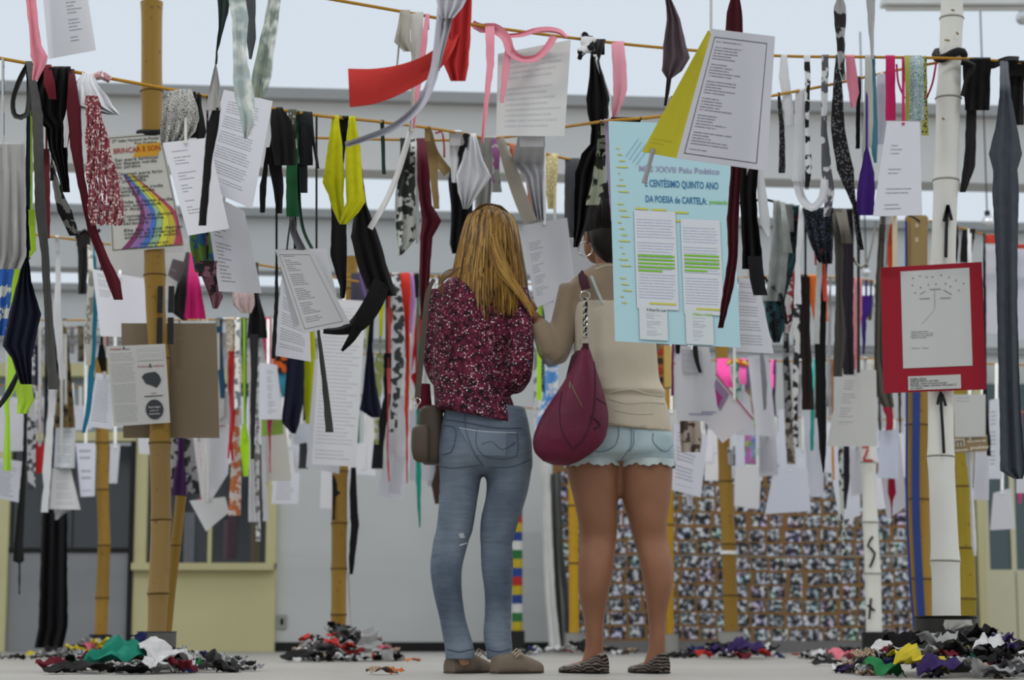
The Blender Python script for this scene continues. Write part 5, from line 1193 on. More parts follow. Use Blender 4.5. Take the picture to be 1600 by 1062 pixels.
c('black and white leaf print long strip', 11.1, fabric('#2f3033', 'bw', '#a9aaac'), '428:612,624 500:614,632 570:612,631 640:610,622 675:609,620')
c('red strip folded over the rope beside leaf print strip', 11.15, '#b32a20', '428:624,640 460:628,642 500:632,640 560:634,640')
c('lilac strip beside the red strip', 11.2, '#a982b5', '429:638,646 470:640,650 520:636,644')
c('coral ribbon left of the leaf print strip', 11.3, '#c2504c', '482:604,614 520:606,611 575:604,610 615:606,610')
c('black ribbon right of the lilac strip', 11.25, '#15151c', '428:646,654 465:648,654')
c('vermilion ribbon falling to the small pages', 11.4, '#b5331c', '560:634,640 640:632,638 675:634,638 755:635,637')
c('scarlet small rag beside the brown bag', 11.6, '#a81c22', '440:655,660 590:642,658 610:650,660')
p('white page right of the leaf print strip', 11.6, blank('#c5c6d0'), (648, 490), (664, 490), (652, 580), (632, 590), tie=432)
p('white page with a tiny picture left of the brown bag', 11.8, poem(55, left=.3, right=.7, top=.0, bot=.2, tint='#c9cad4'), (600, 618), (641, 617), (637, 705), (594, 702), tie=432)
p('white page of close lines tilted on a red thread', 12.2, para(56, left=.4, right=.9, lines=24, tint='#c2c4ce', stanza=30), (604, 702), (638, 706), (630, 781), (588, 773), tie=560)
c('thin red thread on the tilted page', 12.1, '#b54a44', '560:606,608 704:604,607 752:607,609')
p('white page partly behind the brown bag', 12.3, blank('#c2c3cd'), (640, 640), (690, 640), (690, 752), (640, 750), tie=432)
c('sea green pointed ribbon below the brown bag', 12.4, '#1d8a78', '640:650,657 752:650,658 790:652,657 824:655,657')
c('white and lime printed scarf beside black panel', 11.6, fabric('#b9bab2', 'bw', '#8f9a5c'), '553:588,600 580:582,600 640:582,592 694:586,592')
c('dark strip behind the printed scarf', 11.8, '#15141c', '553:596,612 620:600,611 690:584,600 732:580,598')
c('brown glove shape beside the jeans', 12.6, '#3a2c26', '640:684,688 735:680,690 757:674,688 787:680,686', wrap=True)
p('white page edge beyond the brown bag', 12.4, blank('#c4c5cc'), (670, 726), (690, 726), (690, 756), (668, 760), tie=600)
c('narrow teal and red threads beside the jeans top', 11.9, fabric('#6f7478', 'bw', '#b5b6ba'), '440:836,842 530:834,840 640:834,838 668:833,837')
c('neon yellow strip between the two women', 12.2, '#a9dd2c', '440:840,848 560:838,846 625:838,846')
c('navy dotted strip beside the neon yellow one', 12.25, fabric('#1c2a55', 'dots', '#8f9dc2'), '440:846,852 550:846,851 612:846,851')
c('white cloth with blue and red paint between the two women', 12.5, fabric('#c9ccd2', 'bw', '#5a8fc9'), '440:850,876 550:850,874 620:848,870 690:832,850', GM)

# --- lower left pages (13 to 16 m away)
p('broad white page behind the lime strip', 13.0, blank('#c3c4cb'), (-20, 618), (48, 622), (47, 704), (-20, 706), tie=512)
p('white page hanging low by the cream column', 13.6, hand_w(61, tint='#bfc1c9', lines=16, stanza=30), (-20, 712), (42, 722), (31, 785), (-20, 775), tie=600)
c('long black cone on a string before the grey panel', 12.8, '#1b1c1d', '506:39,42 700:36,42 760:31,40 850:22,36 876:20,38 880:29,32 928:29,31')
c('black and white photo strip beside the red card', 13.8, fabric('#3c3d42', 'bw', '#b2b3b8'), '512:44,54 700:42,56 765:44,55')
p('bright red card beside the photo strip', 13.7, plain('red_card', '#b5262a', .7), (55, 692), (69, 692), (68, 738), (56, 740), tie=512)
p('rolled white page below the charcoal strip', 12.9, blank('#c9cad0'), (87, 598), (115, 598), (118, 648), (84, 648), curl=-.06, tie=505)
c('dark fur tuft between two rolled pages', 13.0, fabric('#1f1d1a', 'bw', '#6b5a3a'), '505:98,104 645:86,116 668:85,117', wrap=True)
p('rolled pale page under the dark fur tuft', 12.95, para(62, tint='#b9bec4', lines=20, left=.1), (87, 668), (118, 668), (117, 731), (84, 730), curl=-.07, tie=505)
_cp = p('curled page with dense print under the rolled pages', 13.1, para(63, tint='#babbbd', ink='#94959a', lines=22, left=.2), (82, 731), (110, 731), (126, 796), (77, 795), curl=-.05, tie=505)
cloth('torn_end', '', o_S[_cp.name].Y+.02, '#bfc0c2', '795:84,112 803:86,99 812:86,89', wrap=False, parent=_cp)
c('long white strip left of the rolled pages', 12.7, '#c6c7cb', '592:76,86 640:75,85 735:66,80 760:68,78 800:64,75')
p('white page behind the slim golden pole', 13.9, hand_w(64, tint='#c2c4d0', lines=8, stanza=3), (118, 692), (150, 692), (148, 775), (126, 776), tie=600)
p('white page right of the slim golden pole', 14.0, blank('#bdbec6'), (172, 694), (188, 694), (183, 755), (170, 755), tie=600)
p('printed page left of the pinned leaflet', 10.2, para(65, tint='#c3c5ce', lines=22, left=.1, stanza=30), (150, 582), (177, 586), (176, 671), (137, 666), tie=384)
c('black brush of threads above the printed page', 10.1, BLK, '540:155,162 560:152,166 580:158,166')
c('coral scrap on the rope beside the cardboard', 13, '#b56a5c', '502:156,170 545:158,169')
for k, (x, w_, y1, col, lb) in enumerate(((97, 8, 530, '#2a3a7d', 'tiny blue cloth on the far rope behind the charcoal strip'), (112, 7, 552, '#6a6a6e', 'tiny grey cloth on the far rope behind the charcoal strip'), (127, 11, 565, '#2f2a22', 'tiny leopard cloth on the far rope by the teal strip'), (58, 8, 540, '#28304a', 'tiny dark blue cloth on the far rope by the navy scarf'))):
    c(lb, 15.0, fabric(col, 'bw' if k > 0 else 'plain', '#5c5448'), '513:%g,%g %g:%g,%g' % (x-w_/2, x+w_/2, y1, x-w_/2, x+w_/2))
c('navy cloth lying folded on the cream shelf rope', 15.1, '#1d2540', '513:50,60 590:48,62 602:48,62')
c('lilac hanging cloth on the shelf behind glass', 15.2, fabric('#6f6476', 'bw', '#b9b0b5'), '513:62,66 640:58,66 676:54,70')
c('long black sheer dress hanging to the floor', 15.0, fabric('#17171a', 'fold'), '513:70,100 790:66,105 880:63,105 980:60,106 1012:54,98', GM, fold=.05)
# between split pole and golden pole
p('dark charcoal drawing sheet behind the leaning prop', 13.15, fabric('#26262a', 'bw', '#8c8c8c'), (266, 685), (302, 684), (313, 771), (268, 773), tie=600)
c('purple cloth over the charcoal drawing', 13.0, '#3a1c46', '600:278,284 712:278,288 740:272,290 774:268,291')
p('white tall page left of the flower strip', 13.0, blank('#c3c4cc'), (320, 672), (362, 664), (356, 740), (328, 785), tie=499, curl=.03)
p('white long narrow page with pink print', 13.05, paper_mat('sparse', 71, '#c3bfc2', '#a9747d', lines=26, left=.4, right=.95), (303, 686), (318, 684), (330, 785), (314, 780), tie=499)
p('white page corner hanging as a diamond', 13.2, blank('#c1c2c4'), (296, 782), (352, 776), (358, 800), (322, 830), tie=600)
p('small red square tag under the pink-print page', 13.2, plain('red_card', '#b5262a', .7), (311, 777), (325, 781), (321, 795), (310, 793), tie=600)
c('flowered strip with orange blossoms', 13.0, fabric('#b9b0ac', 'bw', '#a8623c'), '499:364,370 660:362,374 740:360,377 805:357,376')
p('white leaflet under the petrol strip', 12.6, para(72, tint='#bfc0c0', lines=14, left=.1), (330, 575), (352, 580), (350, 650), (328, 664), tie=499)
p('white page behind the scarlet strip', 12.7, blank('#c6c7cc'), (338, 618), (376, 600), (378, 664), (332, 664), tie=499)
c('long white strip right of the lime rag', 13.1, '#c1c2c6', '499:388,394 715:389,397 815:388,400')
c('speckled black and white ribbon beside the lime rag', 12.9, fabric('#77777a', 'bw', '#cfcfd2'), '499:400,406 640:399,406 760:399,405 845:400,407')
c('white strip right of the speckled ribbon', 13.15, '#c1c2ca', '499:408,412 700:408,414 814:411,419')
p('cream blank page above the cream booth corner', 13.4, blank('#bfbdb5'), (410, 660), (446, 660), (455, 750), (412, 752), tie=600)
p('white page low before the booth corner', 14.2, hand_w(73, tint='#bfc1c9', lines=12, stanza=30), (428, 738), (468, 738), (466, 787), (424, 787), tie=610)
p('white page behind the navy cloth', 12.0, blank('#c0c5d2'), (456, 660), (486, 655), (486, 690), (462, 694), tie=492)
c('charcoal strip behind the white page corner', 12.1, '#44474a', '492:480,486 690:468,480 732:466,482')
p('faint white page behind the golden pole', 14.4, blank('#bfc0c4'), (502, 724), (520, 724), (520, 794), (500, 794), tie=612)
c('black cloth tied down the golden pole', 11.38, BLK, '730:548,556 780:546,558 820:548,561 870:545,555 897:546,551', wrap=False)
c('black triangular rag on the golden pole', 11.36, BLK, '742:519,522 770:519,532 776:520,524 812:519,523', wrap=False)
r('thin white cord down the golden pole foot', 11.2, '#9c9c98', '544,895,1.5 546,940,1.5 549,985,1.5')

# --- right: jackets and dark strips on the black cord
c('black jacket hanging right of the blue poster', 7.15, BLK, '165:1160,1184 265:1157,1185 300:1155,1182 345:1158,1184 390:1160,1190 420:1160,1192', GM, fold=.03)
tail(7.1, '#171619', '400:1168,1190 435:1172,1194 461:1177,1199', 'sleeve')
c('white flag strip beside the black jacket', 7.2, '#c6c7ca', '160:1180,1188 265:1180,1192 310:1184,1199 350:1188,1203 369:1199,1204')
p('white page curved outward below the black jacket', 7.5, para(81, lines=26, left=.05, right=.8, top=.05, bot=.9, tint='#bcbdc4'), (1154, 433), (1184, 436), (1209, 552), (1150, 549), curl=-.04, tie=170)
GL = fabric('#7f8482', 'fold')
c('grey lace strip, the widest on the black cord', 9.3, GL, '316:1208,1219 360:1208,1224 400:1203,1232 440:1200,1228 470:1194,1225')
c('narrow grey lace flap beside the wide lace strip', 9.25, GL, '322:1219,1226 350:1221,1232 395:1224,1238')
c('plain grey folded strip on the black cord', 9.32, '#6a6c6d', '318:1224,1240 340:1228,1240 362:1233,1240')
c('black bra-like strap cloth with printed cup', 9.35, fabric('#16181b', 'bw', '#2c4a50'), '322:1238,1250 400:1230,1246 470:1194,1226 510:1198,1226 535:1208,1218', GM)
r('black elastic loop between the strips', 9.3, BLK, '1192,430,3 1206,446,4 1220,460,4 1226,490,6 1230,505,5 1238,490,3 1242,440,3')
c('white strip on the black cord left of the printed triangle', 9.28, '#c2c3c6', '328:1249,1255 360:1246,1256 400:1244,1250 475:1240,1252')
c('black triangle cloth with tiny coloured print', 9.3, fabric('#141416', 'dots', '#3c4a5c'), '328:1254,1302 355:1258,1302 385:1268,1302 412:1280,1300', KC)
c('dark brown long strip below the white strip', 10.0, '#231d1b', '434:1252,1265 520:1250,1266 560:1253,1268 640:1253,1272', )
c('black long strip that ends in fringe', 9.8, '#151517', '332:1290,1300 430:1280,1292 530:1273,1290 640:1276,1291 700:1280,1291 738:1286,1288')
c('grey-brown long strip in front of the dark purple one', 9.2, '#3f3c39', '328:1300,1316 400:1305,1318 460:1306,1316 520:1304,1322 588:1302,1316')
c('khaki folded strip at the top of the grey-brown strip', 9.15, '#56524b', '327:1305,1322 350:1310,1326 380:1316,1332')
c('dark purple-grey long strip under the khaki fold', 9.4, '#231d26', '328:1318,1333 380:1315,1334 500:1312,1333 585:1318,1335')
c('white long strip beside the black fringe strip', 10.2, '#bcbdbe', '412:1276,1285 470:1274,1282 537:1271,1280')
c('orange cloth behind the dark strips', 11.8, '#cc6428', '432:1262,1282 470:1266,1292 502:1272,1294')
c('coral ribbon in front of the orange cloth', 10.2, '#c04a40', '390:1283,1288 440:1284,1292 470:1286,1294')
c('red ribbon short end by the orange cloth', 10.2, '#b33c38', '380:1272,1276 414:1273,1276')
c('black knotted cloth on the far rope, left of the orange cloth', 11.7, '#201e1f', '434:1246,1262 480:1248,1264 560:1246,1262')
c('pink crochet strip above the printed white page', 11.9, fabric('#c08088', 'dots', '#a86470'), '440:1334,1347 490:1333,1347 540:1332,1340 590:1332,1338')
c('violet tie cloth hanging to a point', 11.95, '#3f2380', '463:1345,1362 485:1343,1361 500:1346,1354 553:1348,1351')
c('olive scrap beside the violet tie', 12.0, '#5a5238', '462:1358,1364 500:1356,1362')
c('taupe tapered strip left of the red board', 10.2, '#55504a', '335:1376,1384 440:1368,1380 560:1366,1380 615:1368,1394 636:1380,1397')
c('black and grey mottled strip left of the taupe one', 10.8, fabric('#2a2a2c', 'bw', '#8f8f91'), '440:1366,1372 520:1366,1372')
c('red and white twisted scraps in the bra strap loop', 9.6, fabric('#8f2f3a', 'bw', '#b9b9bb'), '322:1244,1248 450:1224,1240 500:1228,1238 520:1226,1233')
c('black flecked white ribbon, longest behind the jackets', 10.9, fabric('#b5b6b6', 'bw', '#222226'), '432:1238,1248 540:1240,1250 640:1238,1246 700:1240,1248')
c('grey tapering strip over white pages', 11.4, '#77787c', '432:1184,1190 555:1187,1194 600:1190,1199 640:1193,1197')
r('long thin grey strap looped to the small bulb', 9.4, '#8b8880', '1333,400,4 1338,412,4 1346,418,4 1354,412,4 1362,385,3 1369,345,3')
p('white printed page with a soft fold, before the white Z pole', 10.4, poem(82, lines=28, left=.15, right=.6, top=.06, bot=.72, tint='#b9bab9', ink='#8b8c90'), (1314, 576), (1369, 578), (1371, 697), (1292, 697), curl=.03, tie=332, tiecol='#3f3c39')
# red board
rb_ = tag(box('red_board', 0, 1, 0, 1, 0, 1, plain('red_card_board', '#8c1024', .7, var=.05)), 'red mounted board with a dotted-figure poem on the tall white pole', 'board')
SR = Surf((1376, 418), (1534, 409), (1541, 608), (1381, 614), 7.468)
g = [[SR(u, v) for u in (0, .5, 1)] for v in (0, .5, 1)]
tmp = sheet('tmp', g, plain('red_card_board', '#8c1024', .7), .006, smooth=False); rb_.data = tmp.data; bpy.data.objects.remove(tmp)
wp = patch(SR, .195, .04, .875, .81, blank('#b9bab9', 9), rb_, 'white_page', .003); SW = Surf((1407, 421), (1515, 417), (1518, 576), (1409, 578), 7.464)
rd = random.Random(2)
for (u, v) in ((.18, .09), (.28, .07), (.38, .085), (.46, .085), (.59, .07), (.7, .095), (.8, .125), (.91, .16), (.17, .16), (.29, .185), (.4, .16), (.51, .155), (.65, .155), (.72, .185), (.84, .225), (.21, .235)): patch(SW, u-.008, v-.006, u+.008, v+.006, plain('dot_grey', '#66676a', .8), wp, 'printed_dot', .002, 1)
for a, b in (((.28, .25), (.36, .22)), ((.42, .205), (.58, .205)), ((.62, .215), (.74, .265)), ((.27, .295), (.42, .295)), ((.57, .295), (.72, .295))): 
    ln = sheet('printed_line', [[SW(a[0]+(b[0]-a[0])*k/3, a[1]+(b[1]-a[1])*k/3+q, .002) for k in range(4)] for q in (-.004, .004)], plain('line_grey', '#8d8e90', .8), .0006, wp)
for k in range(9): patch(SW, .485, .22+k*.02, .492, .232+k*.02, plain('dot_grey', '#66676a', .8), wp, 'printed_dot', .002, 1)
for k in range(9): patch(SW, .475-.022*k, .41+k*.016, .485-.022*k, .416+k*.016, plain('dot_grey', '#66676a', .8), wp, 'printed_dot', .002, 1)
lettering(SW, [('tantas vezes minha', .14, .625, .011, 1, .25), ('a noite me trouxe de volta', .14, .645, .011, 1, .32), ('pedras na rua partida', .14, .665, .011, 1, .31), ('quando me deito', .14, .685, .011, 1, .22), ('Poesia   Visual', .15, .79, .01, 1, .24)], wp, M_ibl, off=.002)
lb_ = patch(SR, .24, .875, .755, .985, blank('#b5b6b4', 10), rb_, 'caption_label', .003)
lettering(SR, [('POEMA VISUAL', .26, .903, .014, 1, .16), ('SERIE ESTRELAS, sem titulo', .26, .921, .014, 1, .28), ('AUTOR: mostra de poesia na praça', .26, .94, .014, 1, .36), ('TECNICA: colagem, impressao sobre papel, 21', .26, .958, .014, 1, .45), ('cm, coleção', .26, .976, .014, 1, .12)], lb_, M_ibl, off=.0055)
# right of the white pole
p('tan board with little pasted pictures on the blue striped pole', 10.4, paper_mat('sparse', 85, '#7d6a45', '#b3ad98', lines=7, left=.3, right=.8, thick=.6), (1424, 338), (1447, 336), (1445, 415), (1423, 416), name='picture_board', cat='board', thick=.006)
c('orange red ribbon left of the blue striped pole', 10.7, '#c04426', '338:1388,1392 355:1390,1394 380:1384,1394 420:1388,1394')
c('white satin strip left of the blue striped pole', 10.75, '#b9babd', '332:1374,1394 370:1376,1388 418:1378,1386')
p('cream wood lath left of the blue striped pole', 10.6, plain('lath_cream', '#b3ab92', .7), (1394, 332), (1402, 332), (1402, 420), (1394, 420), curl=0, name='lath', cat='lath', thick=.02, tie=331)
c('black fringe tuft on the red knot rope', 10.85, BLK, '358:1504,1524 372:1502,1522 410:1500,1516')
c('black rag at the tall white pole, behind it', 10.9, BLK, '352:1486,1496 380:1488,1498 410:1486,1496')
c('red cloth knot on the rope, left of the grey jersey', 10.9, '#b5382f', '370:1536,1558 380:1537,1557')
c('red cloth knot on the rope, right of the grey jersey', 10.95, '#a8302c', '380:1588,1612 388:1590,1610')
p('white board behind the grey jersey cloth', 11.1, blank('#bdbec8'), (1534, 380), (1590, 388), (1586, 525), (1541, 520), curl=.01, tie=380)
p('white board right of the grey jersey cloth', 11.15, blank('#bcbdca'), (1590, 388), (1640, 392), (1640, 534), (1588, 530), curl=.01, tie=388)
p('grey sheet right of the tall white pole, below the red board', 10.0, para(86, lines=14, left=.08, right=.5, top=.02, bot=.2, tint='#a9aaa9'), (1490, 616), (1540, 616), (1540, 682), (1492, 683), tie=364)
mb = p('cardboard sign printed with a large letter m', 10.1, plain('sign_card', '#7d6c50', .8), (1489, 683), (1543, 679), (1543, 704), (1489, 708), curl=0, name='cardboard_sign', cat='sign', thick=.006, tie=620)
S = o_S[mb.name]; patch(S, .04, .1, .34, .6, plain('sign_pale', '#a8a08a', .8), mb, 'white_panel', .003); lettering(S, [('m', .06, .55, .5)], mb, M_ibl, off=.0045)
lettering(S, [('mercado', .06, .9, .16), ('feira livre do', .42, .4, .16), ('produtor', .5, .85, .22)], mb, plain('sign_ink', '#cfc9b8', .8), off=.0035)
c('white paper streamer torn to a long tail', 9.9, '#c2c3c6', '364:1512,1515 640:1512,1516 680:1508,1526 700:1508,1521 760:1515,1520 850:1518,1526 868:1522,1525')
p('white page right of the torn streamer', 12.4, blank('#b9bac2'), (1524, 700), (1546, 700), (1545, 781), (1520, 781), tie=566)
c('black strip right of the grey sheet', 10.3, BLK, '364:1536,1540 625:1536,1542 690:1540,1548 712:1542,1548')
p('pale page behind the grey jersey hem', 12.6, para(87, lines=20, left=.1, right=.5, tint='#c0c3cc'), (1546, 625), (1568, 620), (1566, 748), (1544, 748), tie=500)
p('white page with clipped corner before the cream door', 14.5, blank('#b9bac0'), (1552, 770), (1580, 762), (1587, 826), (1547, 828), curl=.01, tie=640)
c('hot pink tip of ribbon before the cream door', 14.4, '#c43c7a', '640:1592,1596 770:1590,1597 786:1592,1595')
p('white page at the edge behind the jersey cloth', 13.2, blank('#bfc0c8'), (1588, 720), (1640, 722), (1640, 770), (1588, 770), tie=566)
p('white page with red flower drawing, right of Z pole', 13.4, blank('#c0c1ca'), (1370, 700), (1406, 680), (1417, 790), (1386, 812), tie=562)
c('dark red satin tail on the flower page', 13.3, '#8f1430', '562:1390,1393 744:1388,1398 770:1387,1400 782:1391,1395 806:1393,1394')
p('blue-white page left of the blue striped pole', 13.0, blank('#bcc3d4'), (1374, 672), (1404, 670), (1404, 748), (1372, 746), tie=562)
c('dark red letter shaped ribbon above the blue-white page', 12.9, '#8a1a2e', '562:1382,1386 640:1380,1392 650:1385,1394 672:1384,1394')
c('dark strip beside the red letter ribbon', 12.95, '#2a2c30', '562:1373,1376 645:1372,1376 672:1373,1377')

# --- lower middle right: pages behind the woman in shorts and before the photo wall
pl = p('white page with a taped grey clipping below the blue poster', 9.0, blank('#bebfc4', 4), (1056, 540), (1108, 542), (1124, 658), (1057, 657), curl=.03, tie=300)
S = o_S[pl.name]; patch(S, .2, .04, .72, .37, para(91, lines=20, left=.04, right=.96, top=.02, bot=.98, tint='#aeafb4'), pl, 'pasted_clipping', .003); patch(S, .6, .87, .95, .885, M_ip, pl, 'printed_line', .003); patch(S, .3, .9, .85, .915, M_ip, pl, 'printed_line', .003)
cloth('black_tape', '', o_S[pl.name].Y-.02, BLK, '538:1055,1063 552:1056,1062', wrap=False, parent=pl); cloth('black_tape', '', o_S[pl.name].Y-.02, BLK, '540:1082,1090 556:1083,1091 568:1087,1093 582:1092,1097', wrap=False, parent=pl)
c('leopard print swatch below the clipping page', 9.6, fabric('#4a3f38', 'bw', '#a09488'), '545:1078,1082 657:1062,1094 690:1063,1097 706:1064,1094')
p('white page below the leopard swatch', 11.0, para(92, tint='#c0c1cc', lines=18, left=.1, right=.7), (1053, 660), (1106, 680), (1095, 777), (1050, 765), tie=545)
c('thin white strip under the leopard page', 11.1, '#c3c4cc', '545:1075,1078 765:1070,1082 790:1074,1083')
pk = p('folded page with a pink cover picture hung cornerwise', 9.4, blank('#bdb9be', 5), (1118, 584), (1177, 655), (1129, 692), (1098, 655), curl=.01, tie=330)
S = o_S[pk.name]; patch(S, .04, .06, .4, .5, plain('mauve_print', '#7d6a86', .8), pk, 'cover_picture', .003); patch(S, .08, .25, .3, .5, plain('magenta_print', '#8f2a6a', .8), pk, 'cover_spot', .005); patch(S, 0, -.02, 1, .02, plain('pink_edge', '#9c5068', .8), pk, 'pink_edge', .004)
c('neon pink crumpled cloth above the folded page', 12.7, '#d84a94', '562:1120,1138 585:1120,1142 605:1132,1146', GM)
c('neon pink short strip right of the crumpled one', 12.75, '#d65a9c', '562:1156,1166 590:1154,1166 600:1158,1166')
r('lime and red rag tied on the neon rope', 12.8, fabric('#a9a83a', 'bw', '#b03a2c'), '1136,568,6 1146,562,9 1158,566,9 1170,570,7')
c('sea green and white wedge below the neon strips', 12.85, fabric('#2a8a78', 'bw', '#c3d4d0'), '562:1150,1156 600:1147,1158 625:1150,1160')
c('neon pink thin strip beside a purple one', 12.6, '#e05aa0', '562:1204,1210 606:1204,1209')
c('thin purple strip beside the neon pink thin strip', 12.65, '#3a2452', '562:1209,1213 620:1206,1211 650:1209,1213')
p('white long page behind the grey tapering strip', 12.2, blank('#c3c4cc'), (1168, 556), (1200, 556), (1214, 682), (1182, 680), curl=.02, tie=434)
p('white page left of the long page', 12.9, blank('#bfc0c8'), (1148, 590), (1172, 620), (1180, 680), (1150, 680), tie=562)
p('grey printed page in the middle of the page row', 13.5, para(93, tint='#b2b5be', lines=22, left=.1, stanza=30), (1186, 680), (1212, 680), (1216, 742), (1186, 745), tie=564)
c('red blue and white print scarf above a blank page', 13.2, fabric('#7d7a80', 'multi'), '562:1166,1172 660:1162,1180 726:1164,1182', SC)
p('tiny framed photograph beside the golden band pole', 12.9, fabric('#3a3c40', 'bw', '#8f9297'), (1136, 698), (1149, 697), (1149, 727), (1138, 727), tie=562)
p('white page behind the framed photograph', 13.8, blank('#bbc0cc'), (1142, 680), (1166, 676), (1162, 740), (1144, 745), tie=562)
p('cream-white blank page low before the photo wall', 14.0, blank('#bdbdc0'), (1148, 728), (1190, 728), (1186, 796), (1147, 790), tie=640)
p('largest blue-white page low before the photo wall', 13.8, blank('#b9bcc9'), (1210, 730), (1262, 730), (1267, 798), (1195, 803), curl=.01, tie=646)
p('white page above the largest blue-white page', 14.2, blank('#bcbfca'), (1216, 640), (1244, 640), (1246, 732), (1218, 732), tie=564)
c('black lace strip with white edge near page row', 11.9, fabric('#1c1c1e', 'bw', '#7d7d80'), '434:1226,1232 575:1223,1233 640:1226,1236 660:1228,1236')
c('brown photo strip hanging among the pages', 13.1, fabric('#4a443e', 'bw', '#958d85'), '562:1229,1234 657:1226,1240 725:1230,1243')
c('sea green short strip right of dark brown strip', 12.3, '#1d8c86', '562:1270,1273 656:1266,1272 704:1266,1271')
p('white page right of the sea green strip', 13.6, blank('#c0c3d0'), (1255, 650), (1288, 650), (1287, 776), (1266, 776), tie=564)
c('orange thin strip on white page', 13.4, '#c4844a', '640:1300,1302 704:1299,1303 750:1301,1304')
c('black and white checked strip under the printed white page', 12.6, fabric('#2c2d2c', 'bw', '#a9b0a5'), '562:1312,1316 700:1310,1317 780:1312,1318 868:1316,1322')
c('dark navy strip beside the checked strip', 12.7, '#1c1826', '562:1320,1324 700:1318,1327 745:1318,1328 795:1317,1322')
p('white page behind the dark navy strip', 13.9, blank('#bfc2cd'), (1290, 690), (1336, 690), (1345, 805), (1312, 814), tie=564)
p('white page cut by the Z pole', 13.7, blank('#c2c3cb'), (1326, 700), (1352, 695), (1350, 770), (1330, 775), tie=562)
c('grey long narrow strip before the page right of sea green', 12.4, '#9a9ba0', '434:1296,1299 600:1292,1298 650:1296,1298')
tc = tag(box('book_box', X(1030, 10), X(1042, 10), 10, 10.12, at(0, 608, 10).z, at(0, 538, 10).z, plain('orange_box', '#8f5a24', .6), bevel=.003), 'narrow orange brown picture panel beside the beige top', 'box')
for k, cc in enumerate(('#a82a22', '#3a2a20', '#8f3322', '#24201f')):
    zc = at(0, 548+k*15, 10).z; adopt(box('printed_spot', X(1032, 10), X(1040, 10), 9.996, 10.0, zc-.014, zc+.012, fabric(cc)), tc) if False else box('printed_spot', X(1032, 10), X(1040, 10), 9.994, 10.0, zc-.014, zc+.012, fabric(cc), tc)
box('side_face', X(1042, 10), X(1054, 10), 10.0, 10.1, at(0, 604, 10).z, at(0, 540, 10).z, plain('box_side', '#b39a58', .7), tc)
tube('tie_string', [at(1036, 540, 10.05), at(1036, 420, 10.05), at(1036, 300, 9.4)], .003, fabric(BLK), tc, 5)
c('tiny plum tag beside the beige top hem', 9.7, '#6a2a5c', '336:1050,1053 600:1049,1053 618:1048,1053')
p('white page right of the beige top hem', 10.8, blank('#c0bfc0'), (1040, 640), (1058, 640), (1060, 720), (1042, 724), tie=440)

# --- more pages on the far ropes, where only more white pages show
GP = 'blank pages on the far ropes'
rf = random.Random(21)
for x0, x1, ya, yb, Yd, n, lb in ((225, 420, 606, 690, 15.7, 10, 'small white page on the far rope behind the cardboard'), (430, 700, 612, 705, 15.8, 16, 'small white page on the far rope before the white wall'), (1060, 1440, 652, 745, 15.0, 24, 'small white page on the far rope before the photo wall'), (0, 200, 606, 640, 16.0, 7, 'small white page on the far rope before the dark glass')):
    for k in range(n):
        x = x0+(x1-x0)*(k+.5)/n + rf.uniform(-4, 4); y = rf.uniform(ya, yb); w_ = rf.uniform(15, 20); h_ = rf.uniform(38, 56)
        p(lb, Yd, blank(rf.choice(['#d2d3da', '#c8cbd6', '#d3d3d3'])), (x-w_, y), (x+w_, y+rf.uniform(-3, 3)), (x+w_+rf.uniform(-4, 4), y+h_), (x-w_+rf.uniform(-4, 4), y+h_+rf.uniform(-3, 3)), group=lb + 's', tie=(606 if Yd > 15.5 else 648) - (0 if x < 480 else 0))
GS = 'thin strips on the far ropes'
for x0, x1, ya, yb, Yd, n, lb, cols in ((330, 600, 555, 640, 14.8, 10, 'thin coloured strip on the far rope behind the pages', ['#2a6a58', '#a8433c', '#4a4a4e', '#b5b6ba']), (1060, 1440, 565, 660, 14.0, 15, 'thin dark or white strip on the far neon rope', ['#1c1c1f', '#b9bac0', '#55565a', '#2c2433'])):
    for k in range(n):
        x = x0+(x1-x0)*(k+.5)/n + rf.uniform(-6, 6); y = 558; w_ = rf.uniform(2, 4); h_ = rf.uniform(60, 140)
        c(lb, Yd, rf.choice(cols), '%g:%g,%g %g:%g,%g' % (y, x-w_, x+w_, y+h_, x-w_*.8+rf.uniform(-4, 4), x+w_*.8), group=lb + 's')
# ---------------------------------------------------------------- heaps of fabric scraps
_sm = {}
def scrap_mesh(kind, mat):
    key = (kind, mat.name)
    if key in _sm: return _sm[key]
    rs = random.Random(kind*31+5); n = 11; g = []
    ph = [rs.uniform(0, 6.3) for _ in range(6)]; asp = rs.uniform(.5, 1.0)
    for i in range(n):
        row = []
        for j in range(n):
            u, v = i/(n-1)-.5, j/(n-1)-.5
            z = .12*math.sin(5*u+ph[0]+2*v) + .09*math.sin(8*v+ph[1]-3*u) + .07*math.sin(13*u+7*v+ph[2]) + .06*math.sin(19*v-9*u+ph[5]) + rs.uniform(-.025, .025) + .1*(.5-abs(u))
            row.append(Vector((u*(1+.15*math.sin(6*v+ph[3])), v*asp*(1+.2*math.sin(5*u+ph[4])), z)))
        g.append(row)
    zmin = min(q.z for w_ in g for q in w_)
    for w_ in g:
        for q in w_: q.z -= zmin
    o = sheet('cloth_scrap', g, mat, .02, back=Vector((0, 0, 1))); me = o.data; bpy.data.objects.remove(o); _sm[key] = me; return me
CN = {'black': '#131214', 'dark grey': '#3b3b3c', 'white': '#bdbdbd', 'pale grey': '#8f8f8f', 'wine red': '#5c1220', 'scarlet': '#b0302a', 'yellow': '#b5a52c', 'navy': '#1b2350', 'green': '#1f6b3c', 'pink': '#c46a78', 'orange': '#b8622c', 'purple': '#30204f', 'teal': '#1c7a66', 'beige': '#a09480', 'monochrome': 'P', 'brown patterned': 'Q'}
